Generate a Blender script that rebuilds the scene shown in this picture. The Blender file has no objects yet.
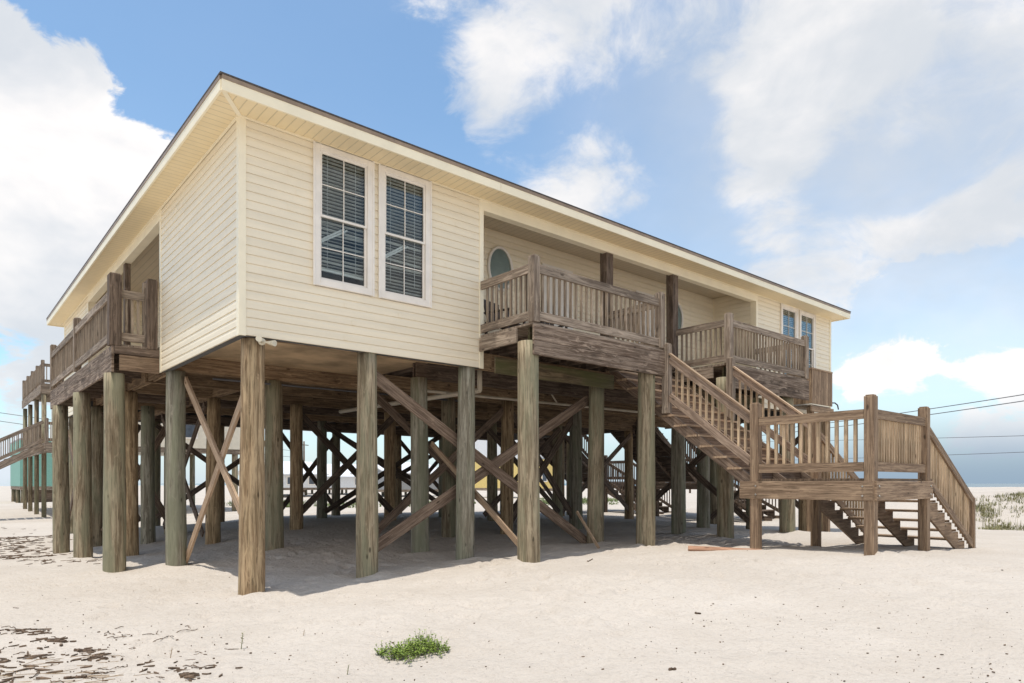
import bpy, bmesh, math, random
import numpy as np
from mathutils import Vector, noise as mnoise
random.seed(7)
R = math.radians
scene = bpy.context.scene
COL = scene.collection
EYE = 1.5
FPX = 677.0
YAW = R(49.35)
FW = (math.cos(YAW), math.sin(YAW)); RT = (math.sin(YAW), -math.cos(YAW))

def ray(px):
    k = (px-512)/FPX
    return (FW[0]+k*RT[0], FW[1]+k*RT[1])
def at(px, d, py=None):
    """real place seen at picture column px and depth d (used for measuring only)"""
    a = ray(px)
    z = 0 if py is None else EYE-(py-483)*d/FPX
    return Vector((a[0]*d, a[1]*d, z))

# ------------------------------------------------------------------ ground height
CP = [(3.3,9.3,-.02),(5.06,9.3,.09),(6.96,9.3,.15),(7.15,7.95,.285),(10.1,7.95,.30),(12.66,7.85,.37),(15.4,7.85,.34),
 (10.25,9.3,.30),(13,9.3,.33),(7,10.85,.18),(3.3,13,.03),(5.06,13,.20),(2.4,13.3,-.01),(2.4,16.7,-.09),(2.4,19.9,-.22),
 (3.3,16.6,-.08),(7,16.5,.34),(9.5,20.4,.38),(9.8,16.7,.45),(11,12.4,.28),(14,13,.3),(10.5,5.97,.41),(10.5,4.13,.44),(12.66,4.12,.37),
 (12.66,5.95,.27),(15.2,4.12,.25),(18,4,.25),(18,9,.15),(20.3,9.3,.05),(14,1,.35),(9,1.5,.38),(8,5,.33),(6,6.5,.2),(4.5,7.5,.06),(5,3,.1),
 (2,6,-.03),(0,5,-.02),(0,9,-.08),(-3,12,-.15),(-4,20,-.2),(0,16,-.14),(3,28,-.3),(12,24,.25),(20,20,.1),(24,14,.0),(28,6,.3),(-6,6,-.1),(5,21,.1)]
CPA = np.array(CP)
def hnp(X, Y):
    X = np.asarray(X, float); Y = np.asarray(Y, float)
    num = np.zeros_like(X); den = np.full_like(X, .004)
    for cx, cy, cz in CP:
        w = np.exp(-((X-cx)**2+(Y-cy)**2)/(2*1.5**2)) + .02*np.exp(-((X-cx)**2+(Y-cy)**2)/(2*6.0**2))
        num += w*cz; den += w
    Z = num/den
    # dune ridge to the east, sinking to the sea behind it
    g = 1/(1+np.exp(np.clip(-(X-28)/2.0,-60,60))) * np.exp(-((Y-2)/22.0)**2)
    Z = Z*(1-g) + 1.38*g
    s = 1/(1+np.exp(np.clip(-(X-330)/8.0,-60,60)))
    Z = Z*(1-s) - 2.5*s
    return Z
def _fit():
    global CP
    tgt=[(x,y,z-bump(x,y)) for x,y,z in CP]; cur=list(tgt)
    for _ in range(12):
        CP=cur; got=hnp([c[0] for c in tgt],[c[1] for c in tgt])
        cur=[(c[0],c[1],c[2]+.8*(t[2]-g)) for c,t,g in zip(cur,tgt,got)]
    CP=cur
def hz(x, y):
    Z = float(hnp([x],[y])[0])
    return Z + bump(x, y)
def bump(x, y):
    v = mnoise.noise(Vector((x*.45, y*.45, 3)))*.035 + mnoise.noise(Vector((x*1.7, y*1.7, 9)))*.012
    if 1.5<x<17 and 1<y<21:
        v += mnoise.noise(Vector((x*1.0, y*1.3, 17)))*.03 + mnoise.noise(Vector((x*3.1, y*3.1, 1)))*.013 + mnoise.noise(Vector((x*7.5, y*7.5, 2)))*.006
    r = max(abs(x-8), abs(y-10))
    if r > 25: v += mnoise.noise(Vector((x*.07, y*.07, 5)))*.25*min(1,(r-25)/20)
    return v

_fit()
# ------------------------------------------------------------------ materials
def new_mat(name):
    m = bpy.data.materials.new(name); m.use_nodes = True
    nt = m.node_tree; b = nt.nodes['Principled BSDF']
    return m, nt, b
def N(nt, t, **kw):
    n = nt.nodes.new(t)
    for k, v in kw.items():
        if k in n.inputs: n.inputs[k].default_value = v
        else: setattr(n, k, v)
    return n
def mathn(nt, op, a, b=None, c=None, clamp=False):
    n = nt.nodes.new('ShaderNodeMath'); n.operation = op; n.use_clamp = clamp
    for i, v in enumerate((a, b, c)):
        if v is None: continue
        if isinstance(v, (int, float)): n.inputs[i].default_value = v
        else: nt.links.new(v, n.inputs[i])
    return n.outputs[0]
def mixc(nt, fac, a, b, mode='MIX'):
    n = nt.nodes.new('ShaderNodeMix'); n.data_type = 'RGBA'; n.blend_type = mode
    for s, v in ((0, fac), (6, a), (7, b)):
        if isinstance(v, (int, float)): n.inputs[s].default_value = v
        elif isinstance(v, tuple): n.inputs[s].default_value = (*v, 1)
        else: nt.links.new(v, n.inputs[s])
    return n.outputs[2]
def noise(nt, vec, scale, detail=4, rough=.55, dist=0):
    n = N(nt, 'ShaderNodeTexNoise'); n.inputs['Scale'].default_value = scale
    n.inputs['Detail'].default_value = detail; n.inputs['Roughness'].default_value = rough
    n.inputs['Distortion'].default_value = dist
    if vec is not None: nt.links.new(vec, n.inputs['Vector'])
    return n.outputs[0]
def mapping(nt, vec, scale=(1,1,1), loc=(0,0,0)):
    n = N(nt, 'ShaderNodeMapping'); n.inputs['Scale'].default_value = scale; n.inputs['Location'].default_value = loc
    nt.links.new(vec, n.inputs['Vector']); return n.outputs[0]
def ramp(nt, fac, p0, p1):
    n = N(nt, 'ShaderNodeMapRange'); n.inputs['From Min'].default_value = p0; n.inputs['From Max'].default_value = p1
    n.interpolation_type = 'SMOOTHSTEP'
    nt.links.new(fac, n.inputs['Value']); return n.outputs[0]
def bumpn(nt, b, height, strength=.5, dist=.01):
    n = N(nt, 'ShaderNodeBump'); n.inputs['Strength'].default_value = strength; n.inputs['Distance'].default_value = dist
    nt.links.new(height, n.inputs['Height']); nt.links.new(n.outputs[0], b.inputs['Normal'])

def wood_mat(name, ca, cb, green=None, greenamt=0, stain=.5, across=26, rough=.85):
    """weathered timber; UV.x runs along the grain in metres, UV.y across it"""
    m, nt, b = new_mat(name)
    uv = N(nt, 'ShaderNodeUVMap').outputs[0]
    t = N(nt, 'ShaderNodeAttribute'); t.attribute_name = 'tint'
    g1 = noise(nt, mapping(nt, uv, (1.1, across, 1)), 1.0, 5, .65, .4)
    g2 = noise(nt, mapping(nt, uv, (3.5, across*3.5, 1), (3,7,1)), 1.0, 3, .6)
    g3 = noise(nt, mapping(nt, uv, (.9, 3.0, 1), (11,2,1)), 1.0, 4, .6)
    c = mixc(nt, ramp(nt, g1, .40, .60), cb, ca)
    c = mixc(nt, mathn(nt,'MULTIPLY', ramp(nt, g2, .52, .66), .75), c, tuple(v*.42 for v in cb))
    c = mixc(nt, mathn(nt,'MULTIPLY', ramp(nt, g3, .52, .72), stain), c, tuple(v*.5 for v in cb))
    g5 = noise(nt, mapping(nt, uv, (2.2, 9.0, 1), (21,4,1)), 1.0, 5, .7, .8)
    c = mixc(nt, mathn(nt,'MULTIPLY', ramp(nt, g5, .54, .68), stain), c, tuple(min(1,v*1.35) for v in ca))
    c = mixc(nt, mathn(nt,'MULTIPLY', ramp(nt, g5, .44, .30), stain), c, tuple(v*.6 for v in cb))
    if green:
        g4 = noise(nt, mapping(nt, uv, (.6, 3.5, 1), (5,5,2)), 1.0, 4, .6)
        c = mixc(nt, mathn(nt,'MULTIPLY', ramp(nt, g4, .42, .62), greenamt), c, green)
    # knots
    v = N(nt, 'ShaderNodeTexVoronoi'); v.inputs['Scale'].default_value = 1.0
    nt.links.new(mapping(nt, uv, (2.2, 5.5, 1)), v.inputs['Vector'])
    k = ramp(nt, v.outputs['Distance'], .13, .05)
    c = mixc(nt, mathn(nt,'MULTIPLY', k, .8), c, tuple(x*.28 for x in cb))
    c = mixc(nt, 1.0, c, t.outputs['Color'], 'MULTIPLY')
    nt.links.new(c, b.inputs['Base Color']); b.inputs['Roughness'].default_value = rough
    b.inputs['Specular IOR Level'].default_value = .25
    h = mathn(nt, 'ADD', mathn(nt,'MULTIPLY', g1, .7), mathn(nt,'MULTIPLY', g2, .5))
    bumpn(nt, b, h, .9, .008)
    return m
def plain(name, col, rough=.6, var=.08, scale=6, metal=0, bump=0):
    m, nt, b = new_mat(name)
    oc = N(nt, 'ShaderNodeTexCoord').outputs['Object']
    n1 = noise(nt, oc, scale, 4, .6)
    c = mixc(nt, ramp(nt, n1, .3, .7), tuple(v*(1-var) for v in col), tuple(min(1,v*(1+var)) for v in col))
    nt.links.new(c, b.inputs['Base Color']); b.inputs['Roughness'].default_value = rough; b.inputs['Metallic'].default_value = metal
    if bump: bumpn(nt, b, noise(nt, oc, scale*12, 3), bump, .004)
    return m
def siding_mat(name, col):
    m, nt, b = new_mat(name)
    oc = N(nt, 'ShaderNodeTexCoord').outputs['Object']
    n1 = noise(nt, mapping(nt, oc, (.5,.5,6)), 1.0, 4, .6)
    n2 = noise(nt, mapping(nt, oc, (3,3,.6)), 1.0, 5, .65)
    c = mixc(nt, ramp(nt, n1, .3, .7), tuple(v*.94 for v in col), tuple(min(1,v*1.04) for v in col))
    c = mixc(nt, mathn(nt,'MULTIPLY', ramp(nt, n2, .58, .8), .22), c, tuple(v*.72 for v in col))
    nt.links.new(c, b.inputs['Base Color']); b.inputs['Roughness'].default_value = .5
    b.inputs['Specular IOR Level'].default_value = .35
    bumpn(nt, b, noise(nt, mapping(nt, oc, (2,2,160)), 1.0, 2), .12, .002)
    return m
def soffit_mat(name, col, axis):
    m, nt, b = new_mat(name)
    oc = N(nt, 'ShaderNodeTexCoord').outputs['Object']
    sx = N(nt, 'ShaderNodeSeparateXYZ'); nt.links.new(oc, sx.inputs[0])
    a = sx.outputs[axis]
    fr = mathn(nt, 'FRACT', mathn(nt, 'MULTIPLY', a, 1/.13))
    groove = ramp(nt, mathn(nt, 'ABSOLUTE', mathn(nt, 'SUBTRACT', fr, .5)), .03, .08)
    n1 = noise(nt, oc, 3, 4, .6)
    c = mixc(nt, ramp(nt, n1, .3, .7), tuple(v*.94 for v in col), col)
    c = mixc(nt, groove, tuple(v*.74 for v in col), c)
    nt.links.new(c, b.inputs['Base Color']); b.inputs['Roughness'].default_value = .5
    bumpn(nt, b, groove, .5, .006)
    return m

M = {}
M['rail'] = wood_mat('weathered_grey_timber', (.38,.31,.245), (.19,.145,.11), stain=.65)
M['balu'] = wood_mat('sunlit_baluster_timber', (.64,.49,.33), (.42,.30,.19), stain=.3)  # paler tan, with sun and warm bounce put into the colour
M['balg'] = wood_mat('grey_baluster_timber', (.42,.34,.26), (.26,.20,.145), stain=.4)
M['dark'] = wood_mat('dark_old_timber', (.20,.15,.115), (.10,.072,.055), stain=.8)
M['beam'] = wood_mat('floor_frame_timber', (.34,.24,.15), (.19,.125,.075), stain=.8)
M['rim'] = wood_mat('stained_rim_timber', (.31,.24,.185), (.13,.09,.065), stain=.9)
M['stairrail'] = wood_mat('stair_rail_timber', (.40,.30,.23), (.24,.17,.125), stain=.6)
M['brown'] = wood_mat('brown_treated_timber', (.385,.275,.185), (.22,.15,.10))
M['brace'] = wood_mat('brace_timber', (.27,.20,.15), (.15,.105,.078))
M['new'] = wood_mat('pale_new_timber', (.50,.37,.255), (.37,.25,.165), stain=.35)
M['pile'] = wood_mat('pile_timber', (.36,.30,.21), (.18,.14,.09), green=(.22,.225,.15), greenamt=.65, across=17, stain=.45)
M['pilegrey'] = wood_mat('pile_timber_grey', (.33,.31,.25), (.18,.16,.12), green=(.215,.225,.155), greenamt=.7, across=17, stain=.45)
M['pilebrown'] = wood_mat('pile_timber_brown', (.46,.335,.205), (.22,.145,.08), green=(.2,.21,.13), greenamt=.15, across=17, stain=.5)
M['mossy'] = wood_mat('mossy_timber', (.17,.13,.08), (.08,.062,.04), green=(.085,.088,.035), greenamt=.8)
M['siding'] = siding_mat('cream_vinyl_siding', (.88,.795,.63))
M['trim'] = plain('cream_trim', (.93,.85,.66), .45, .04, 2)
M['fascia'] = plain('cream_fascia', (.95,.86,.65), .45, .05, 1.5)
M['drip'] = plain('brown_drip_edge', (.30,.22,.155), .5, .15, 5)
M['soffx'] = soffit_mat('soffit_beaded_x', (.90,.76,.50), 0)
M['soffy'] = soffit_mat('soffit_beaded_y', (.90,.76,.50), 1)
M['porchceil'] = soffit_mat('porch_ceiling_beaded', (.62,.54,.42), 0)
M['ply'] = plain('plywood_underside', (.50,.36,.22), .75, .38, 1.0, bump=.2)
M['shingle'] = plain('dark_shingles', (.075,.065,.06), .9, .3, 30, bump=.5)
M['white'] = plain('white_window_vinyl', (.86,.81,.74), .4, .05, 4)
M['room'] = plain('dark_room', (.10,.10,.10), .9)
M['blind'] = plain('pale_blind_slats', (.85,.86,.84), .5, .05)
M['pvc'] = plain('pale_pipe', (.62,.55,.44), .5, .1, 3)
M['metal'] = plain('galvanised_bolt', (.42,.40,.37), .45, .2, 30, metal=.8)
M['lamp'] = plain('lamp_housing_cream', (.72,.66,.52), .4)
M['black'] = plain('black_plastic', (.03,.03,.032), .5)
M['chair'] = plain('dark_chair', (.06,.045,.04), .6)
M['cable'] = plain('dark_cable', (.09,.09,.10), .6)
M['driftwood'] = wood_mat('driftwood', (.20,.14,.10), (.08,.055,.04))
M['redwood'] = wood_mat('reddish_board', (.42,.25,.17), (.30,.17,.11))
M['debris'] = plain('dry_seaweed', (.13,.088,.058), .95, .55, 18)
M['straw'] = plain('dry_straw', (.36,.26,.16), .9, .3, 40)
M['sprig'] = plain('sprig_green', (.16,.18,.06), .7, .3, 30)
def leafmat(name, a, b_):
    m, nt, b = new_mat(name)
    t = N(nt, 'ShaderNodeAttribute'); t.attribute_name = 'tint'
    c = mixc(nt, t.outputs['Fac'], a, b_)
    nt.links.new(c, b.inputs['Base Color']); b.inputs['Roughness'].default_value = .6
    return m
M['leaf'] = leafmat('beach_plant_leaf', (.05,.11,.012), (.27,.37,.05))
M['grass'] = leafmat('dune_grass_blade', (.13,.14,.05), (.30,.27,.14))
M['bush'] = leafmat('shrub_leaf', (.06,.09,.02), (.16,.20,.06))
M['teal'] = plain('teal_siding', (.20,.42,.35), .6, .06)
M['whitewall'] = plain('far_white_wall', (.72,.74,.76), .6, .05)
M['greywall'] = plain('far_grey_wall', (.32,.33,.34), .6, .06)
M['yellow'] = plain('far_yellow_wall', (.72,.55,.20), .6, .06)
M['creamwall'] = plain('neighbour_cream_wall', (.78,.72,.60), .6, .05)
M['whiteroof'] = plain('pale_metal_roof', (.72,.74,.77), .5, .05)
M['greyroof'] = plain('grey_roof', (.34,.36,.38), .6, .1)
M['farpane'] = plain('far_window_pane', (.07,.09,.12), .12, .2)

m, nt, b = new_mat('window_glass'); M['glass'] = m
nt.nodes.remove(b)
tr = N(nt, 'ShaderNodeBsdfTransparent'); tr.inputs[0].default_value = (.90,.93,.93,1)
gl = N(nt, 'ShaderNodeBsdfGlossy'); gl.inputs['Roughness'].default_value = .03
fr = N(nt, 'ShaderNodeFresnel'); fr.inputs[0].default_value = 1.5
mx = N(nt, 'ShaderNodeMixShader')
nt.links.new(mathn(nt,'MULTIPLY', fr.outputs[0], .6), mx.inputs[0]); nt.links.new(tr.outputs[0], mx.inputs[1]); nt.links.new(gl.outputs[0], mx.inputs[2])
nt.links.new(mx.outputs[0], nt.nodes['Material Output'].inputs['Surface'])

# sand
m, nt, b = new_mat('white_beach_sand'); M['sand'] = m
oc = N(nt, 'ShaderNodeTexCoord').outputs['Object']
n1 = noise(nt, oc, .35, 5, .6); n2 = noise(nt, oc, 3.0, 6, .65); n3 = noise(nt, oc, 60, 3, .7); n4 = noise(nt, oc, 11, 4, .6)
c = mixc(nt, ramp(nt, n1, .3, .7), (.505,.455,.402), (.565,.515,.462))
c = mixc(nt, mathn(nt,'MULTIPLY', ramp(nt, n2, .45, .75), .3), c, (.44,.385,.33))
c = mixc(nt, mathn(nt,'MULTIPLY', ramp(nt, n3, .60, .75), .22), c, (.42,.34,.28))
vo = N(nt, 'ShaderNodeTexVoronoi'); vo.inputs['Scale'].default_value = 17; nt.links.new(oc, vo.inputs['Vector'])
n5 = noise(nt, oc, 26, 3, .65)
c = mixc(nt, mathn(nt,'MULTIPLY', ramp(nt, n5, .50, .68), .32), c, (.36,.31,.265))
spk = mathn(nt, 'MULTIPLY', ramp(nt, vo.outputs['Distance'], .10, .06), ramp(nt, n4, .52, .60))
c = mixc(nt, mathn(nt,'MULTIPLY', spk, .25), c, (.22,.15,.10))
nt.links.new(c, b.inputs['Base Color']); b.inputs['Roughness'].default_value = .95; b.inputs['Specular IOR Level'].default_value = .1
h = mathn(nt,'ADD', mathn(nt,'MULTIPLY', n2, 1.0), mathn(nt,'ADD', mathn(nt,'MULTIPLY', n4, .6), mathn(nt,'MULTIPLY', n3, .10)))
bumpn(nt, b, h, .85, .075)
# water
m, nt, b = new_mat('gulf_water'); M['water'] = m
oc = N(nt, 'ShaderNodeTexCoord').outputs['Object']
b.inputs['Base Color'].default_value = (.04,.10,.13,1); b.inputs['Roughness'].default_value = .25
bumpn(nt, b, noise(nt, oc, .4, 5), .5, .3)

# ------------------------------------------------------------------ mesh builder
class MB:
    def __init__(s, xf=None):
        s.v=[]; s.f=[]; s.uv=[]; s.t=[]; s.xf=xf; s.sm=[]
    def face(s, idx, uvs, smooth=False):
        s.f.append(idx); s.uv.append(uvs); s.sm.append(smooth)
    def addv(s, pts, tint):
        i0=len(s.v)
        for p in pts:
            p=Vector(p)
            if s.xf: p=s.xf(p)
            s.v.append(p)
            s.t.append(tint)
        return i0
    def board(s, p0, p1, w, t, wdir=(0,0,1), tint=None, off=True):
        """timber from p0 to p1 along its centre line; w along wdir, t across"""
        p0=Vector(p0); p1=Vector(p1); L=(p1-p0).length; a=(p1-p0)/L
        wd=Vector(wdir); wd=(wd-a*wd.dot(a)).normalized(); td=a.cross(wd)
        if tint is None: tint=random.uniform(.78,1.18)
        pts=[]
        for e in (p0,p1):
            for sw,st in ((-1,-1),(1,-1),(1,1),(-1,1)):
                pts.append(e+wd*(sw*w/2)+td*(st*t/2))
        i=s.addv(pts,tint)
        ou=random.uniform(0,50); ov=random.uniform(0,50)
        per=[0,w,w+t,2*w+t,2*w+2*t]
        for k in range(4):
            j=(k+1)%4
            s.face((i+k,i+j,i+4+j,i+4+k),[(ou,ov+per[k]),(ou,ov+per[k+1]),(ou+L,ov+per[k+1]),(ou+L,ov+per[k])])
        e=[(ou,ov),(ou,ov+w),(ou+t,ov+w),(ou+t,ov)]
        s.face((i+3,i+2,i+1,i),e); s.face((i+4,i+5,i+6,i+7),e)
        return s
    def box(s, a, b, tint=None):
        """axis box from corner a to corner b, grain along its longest side"""
        a=Vector(a); b=Vector(b); d=b-a; c=(a+b)/2
        ax=max(range(3), key=lambda k: abs(d[k]))
        e=Vector((0,0,0)); e[ax]=d[ax]/2
        o=[k for k in range(3) if k!=ax]
        wk=max(o, key=lambda k: abs(d[k])); tk=[k for k in o if k!=wk][0]
        wd=Vector((0,0,0)); wd[wk]=1
        return s.board(c-e,c+e,abs(d[wk]),abs(d[tk]),wd,tint)
    def cyl(s, p0, p1, r0, r1, n=20, tint=None, caps=True, rings=1, wob=0):
        p0=Vector(p0); p1=Vector(p1); L=(p1-p0).length; a=(p1-p0)/L
        u=a.orthogonal().normalized(); w=a.cross(u)
        if tint is None: tint=random.uniform(.85,1.15)
        sd=random.uniform(0,100); ou=random.uniform(0,50); ov=random.uniform(0,50)
        idx=[]
        for k in range(rings+1):
            f=k/rings; r=r0+(r1-r0)*f; c=p0.lerp(p1,f)
            pts=[]
            for j in range(n):
                an=2*math.pi*j/n
                rr=r*(1+(wob*mnoise.noise(Vector((math.cos(an)*1.5+sd,math.sin(an)*1.5,f*L*.6))) if wob else 0))
                pts.append(c+u*(math.cos(an)*rr)+w*(math.sin(an)*rr))
            idx.append(s.addv(pts,tint))
        for k in range(rings):
            for j in range(n):
                j2=(j+1)%n
                va=ov+j/n*2*math.pi*r0; vb=ov+(j+1)/n*2*math.pi*r0; ua=ou+L*k/rings; ub=ou+L*(k+1)/rings
                s.face((idx[k]+j,idx[k]+j2,idx[k+1]+j2,idx[k+1]+j),[(ua,va),(ua,vb),(ub,vb),(ub,va)],True)
        if caps:
            s.face(tuple(idx[0]+j for j in reversed(range(n))),[(ou,ov)]*n)
            s.face(tuple(idx[-1]+j for j in range(n)),[(ou+math.cos(j)*.1,ov+math.sin(j)*.1) for j in range(n)])
        return s
    def poly(s, pts, tint=1.0, smooth=False):
        i=s.addv(pts,tint); s.face(tuple(range(i,i+len(pts))),[(p[0],p[1]) for p in pts],smooth); return s
    def prism(s, pts, d, tint=1.0):
        """closed slab: polygon pts pushed by vector d"""
        d=Vector(d); n=len(pts); P=[Vector(p) for p in pts]
        i=s.addv(P+[p+d for p in P],tint)
        s.face(tuple(i+k for k in range(n)),[(p.x+p.y,p.z) for p in P]); s.face(tuple(i+n+k for k in reversed(range(n))),[(P[k].x+P[k].y,P[k].z) for k in reversed(range(n))])
        for k in range(n):
            j=(k+1)%n
            s.face((i+k,i+j,i+n+j,i+n+k),[(0,0),((P[j]-P[k]).length,0),((P[j]-P[k]).length,d.length),(0,d.length)])
        return s
    def build(s, name, mat, parent=None, bevel=0, recalc=True):
        off=Vector((0,0,0)); p=parent
        while p is not None: off+=p.location; p=p.parent
        me=bpy.data.meshes.new(name)
        me.from_pydata([tuple(v-off) for v in s.v],[],s.f)
        uvl=me.uv_layers.new(name='UVMap')
        flat=[c for uv in s.uv for p_ in uv for c in p_]
        uvl.data.foreach_set('uv',flat)
        at_=me.attributes.new('tint','FLOAT_COLOR','POINT')
        at_.data.foreach_set('color',[c for t in s.t for c in (t,t,t,1)])
        me.polygons.foreach_set('use_smooth',s.sm)
        me.materials.append(mat)
        if recalc:
            bm=bmesh.new(); bm.from_mesh(me); bmesh.ops.recalc_face_normals(bm,faces=bm.faces); bm.to_mesh(me); bm.free()
        me.update()
        o=bpy.data.objects.new(name,me); COL.objects.link(o)
        if parent is not None: o.parent=parent
        if bevel:
            bv=o.modifiers.new('bevel','BEVEL'); bv.width=bevel; bv.segments=1; bv.limit_method='ANGLE'
        return o
def tag(o, label=None, cat=None, group=None, kind=None):
    if label: o['label']=label
    if cat: o['category']=cat
    if group: o['group']=group
    if kind: o['kind']=kind
    return o
def empty(name, loc=(0,0,0), **kw):
    o=bpy.data.objects.new(name,None); COL.objects.link(o); o.location=loc; o.empty_display_size=.3
    return tag(o,**kw)

# ------------------------------------------------------------------ setting
def make_ground():
    n=520; k=6.4; s_=1.35
    u=np.linspace(-1,1,n); ax=np.sinh(k*u)*s_; 
    X,Y=np.meshgrid(ax+6,ax+8,indexing='ij'); Z=hnp(X,Y)
    flat=np.empty((n*n,3)); flat[:,0]=X.ravel(); flat[:,1]=Y.ravel(); z=Z.ravel().copy()
    xs=X.ravel(); ys=Y.ravel()
    for i in range(n*n): z[i]+=bump(xs[i],ys[i])
    # footprints and scuffs: shallow dimples with a soft rim
    rf=random.Random(2); T=[]
    for _ in range(90):
        px_=rf.uniform(1,15); py_=rf.uniform(2,17); a=rf.uniform(0,6.283)
        for k in range(rf.randint(3,9)):
            sd=.11*(1 if k%2 else -1); cx=px_+math.cos(a)*k*.6-math.sin(a)*sd; cy=py_+math.sin(a)*k*.6+math.cos(a)*sd
            T.append((cx,cy,a+rf.uniform(-.2,.2),rf.uniform(.6,1.2)))
    for (cx,cy,a,st) in T:
        i0,i1=np.searchsorted(ax+6,[cx-.4,cx+.4]); j0,j1=np.searchsorted(ax+8,[cy-.4,cy+.4])
        XX=X[i0:i1,j0:j1]-cx; YY=Y[i0:i1,j0:j1]-cy
        u_=XX*math.cos(a)+YY*math.sin(a); v_=-XX*math.sin(a)+YY*math.cos(a)
        r2=(u_/.15)**2+(v_/.075)**2
        z.reshape(n,n)[i0:i1,j0:j1]+=st*(-.04*np.exp(-r2)+.018*np.exp(-(np.sqrt(r2)-1.7)**2/.25))
    for (cx,cy) in PILE_XY:
        i0,i1=np.searchsorted(ax+6,[cx-.8,cx+.8]); j0,j1=np.searchsorted(ax+8,[cy-.8,cy+.8])
        XX=X[i0:i1,j0:j1]-cx; YY=Y[i0:i1,j0:j1]-cy; an=rf.uniform(0,6.28)
        r_=np.sqrt(XX**2+YY**2)
        z.reshape(n,n)[i0:i1,j0:j1]+=.035*np.exp(-((r_-.22)/.17)**2)*(.4+.9*np.cos(np.arctan2(YY,XX)-an))
    flat[:,2]=z
    idx=np.arange(n*n).reshape(n,n)
    F=np.stack([idx[:-1,:-1],idx[1:,:-1],idx[1:,1:],idx[:-1,1:]],-1).reshape(-1,4)
    me=bpy.data.meshes.new('sand'); me.from_pydata(flat.tolist(),[],F.tolist()); me.materials.append(M['sand'])
    me.polygons.foreach_set('use_smooth',[True]*len(F)); me.update()
    o=bpy.data.objects.new('sand',me); COL.objects.link(o); tag(o,kind='structure')
PILE_XY=[(3.3,9.3),(5.06,9.3),(6.96,9.3),(10.25,9.3),(13.0,9.3),(7.18,7.97),(10.17,7.97),(12.78,7.97),(15.45,7.97),(3.3,13.0),(2.42,13.42),(2.42,16.75),(5.06,13.0),(7.0,10.85),(10.5,4.12),(10.5,5.95),(12.66,4.12)]
make_ground()
w_=MB(); w_.poly([(310,-2500,-1.0),(3000,-2500,-1.0),(3000,2500,-1.0),(310,2500,-1.0)])
tag(w_.build('sea',M['water'],None,recalc=False),kind='structure')

# ------------------------------------------------------------------ the house
HX0,HX1,HY0,HY1 = 3.11,20.37,9.15,24.5
ZB,ZT,ZF = 3.47,6.36,4.0      # siding bottom, soffit, floor
PX0,PX1 = 7.17,16.15          # porch opening on the long side
PY0,PY1 = 13.2,20.45          # porch opening on the short sides
house = empty('beach_house',(HX0,HY0,0),label='cream sided beach house raised on round timber piles above white sand',cat='house')

def siding(mb, p, q, z0, z1, out, holes=()):
    """lap siding from plan point p to q; out is the outward plan direction; holes are (s0,s1,z0,z1)"""
    p=Vector((*p,0)); q=Vector((*q,0)); L=(q-p).length; a=(q-p)/L; o=Vector((*out,0)); C=.1205
    k0=int(math.floor((z0-ZB)/C+1e-6)); k=k0
    while ZB+k*C < z1-1e-4:
        za=max(z0,ZB+k*C); zb=min(z1,ZB+(k+1)*C); zc=ZB+k*C
        segs=[(0,L)]
        for (s0,s1,h0,h1) in holes:
            if za<h1-1e-4 and zb>h0+1e-4:
                ns=[]
                for (x0,x1) in segs:
                    if s1<=x0 or s0>=x1: ns.append((x0,x1)); continue
                    if s0>x0: ns.append((x0,s0))
                    if s1<x1: ns.append((s1,x1))
                segs=ns
        for (x0,x1) in segs:
            fo=lambda z:.017-(z-zc)/C*.015
            P=lambda s_,z,d:p+a*s_+o*d+Vector((0,0,z))
            # two-step dutch lap profile
            fo=lambda z:.019-(z-zc)/C*.013
            if za==zc and zb>zc+C*.85: pr=[(za,.003),(za,-.008),(za+.0025,-.008),(za+.0025,.014),(zc+C*.60,.0135),(zb,.002)]
            else: pr=[(za,.0),(za,fo(za)),(zb,.006)]
            for (h0,d0),(h1,d1) in zip(pr[:-1],pr[1:]):
                i=mb.addv([P(x0,h0,d0),P(x1,h0,d0),P(x1,h1,d1),P(x0,h1,d1)],1)
                mb.face((i,i+1,i+2,i+3),[(0,0)]*4)
        k+=1

def win_hole(x0,x1,z0,z1,base): return (x0-base+.03,x1-base-.03,z0+.03,z1-.03)
WINF=[(4.12,5.07,4.32,6.352),(5.165,6.105,4.32,6.352)]
WINR=[(HX0+HX1-b_,HX0+HX1-a_,c_,d_) for (a_,b_,c_,d_) in WINF]
WIN=WINF+WINR
mb=MB()
siding(mb,(HX0,HY0),(PX0,HY0),ZB,ZT,(0,-1),[win_hole(*w,HX0) for w in WINF])
mb.build('wall',M['siding'],house,recalc=False); mb=MB()
siding(mb,(PX1,HY0),(HX1,HY0),ZB,ZT,(0,-1),[win_hole(*w,PX1) for w in WINR])
mb.build('wall',M['siding'],house,recalc=False)
for (p_,q_,o_) in (((HX0,PY0),(HX0,HY0),(-1,0)),((HX0,HY1),(HX0,PY1),(-1,0)),((HX1,HY0),(HX1,PY0),(1,0)),((HX1,PY1),(HX1,HY1),(1,0))):
    mb=MB(); siding(mb,p_,q_,ZB,ZT,o_); mb.build('wall',M['siding'],house,recalc=False)
mb=MB(); siding(mb,(HX1,HY1),(HX0,HY1),ZB,ZT,(0,1)); mb.build('wall',M['siding'],house,recalc=False)
PB=10.4   # porch back wall
ZC=6.5    # porch ceiling
OV=[(8.60,5.76),(14.38,5.70)]
mb=MB()
siding(mb,(PX0,PB),(PX1,PB),ZF,ZC,(0,-1))
siding(mb,(PX0,HY0),(PX0,PB),ZF,ZC,(1,0)); siding(mb,(PX1,PB),(PX1,HY0),ZF,ZC,(-1,0))
mb.build('porch_wall',M['siding'],house,recalc=False)
SB=4.45
mb=MB()
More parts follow.
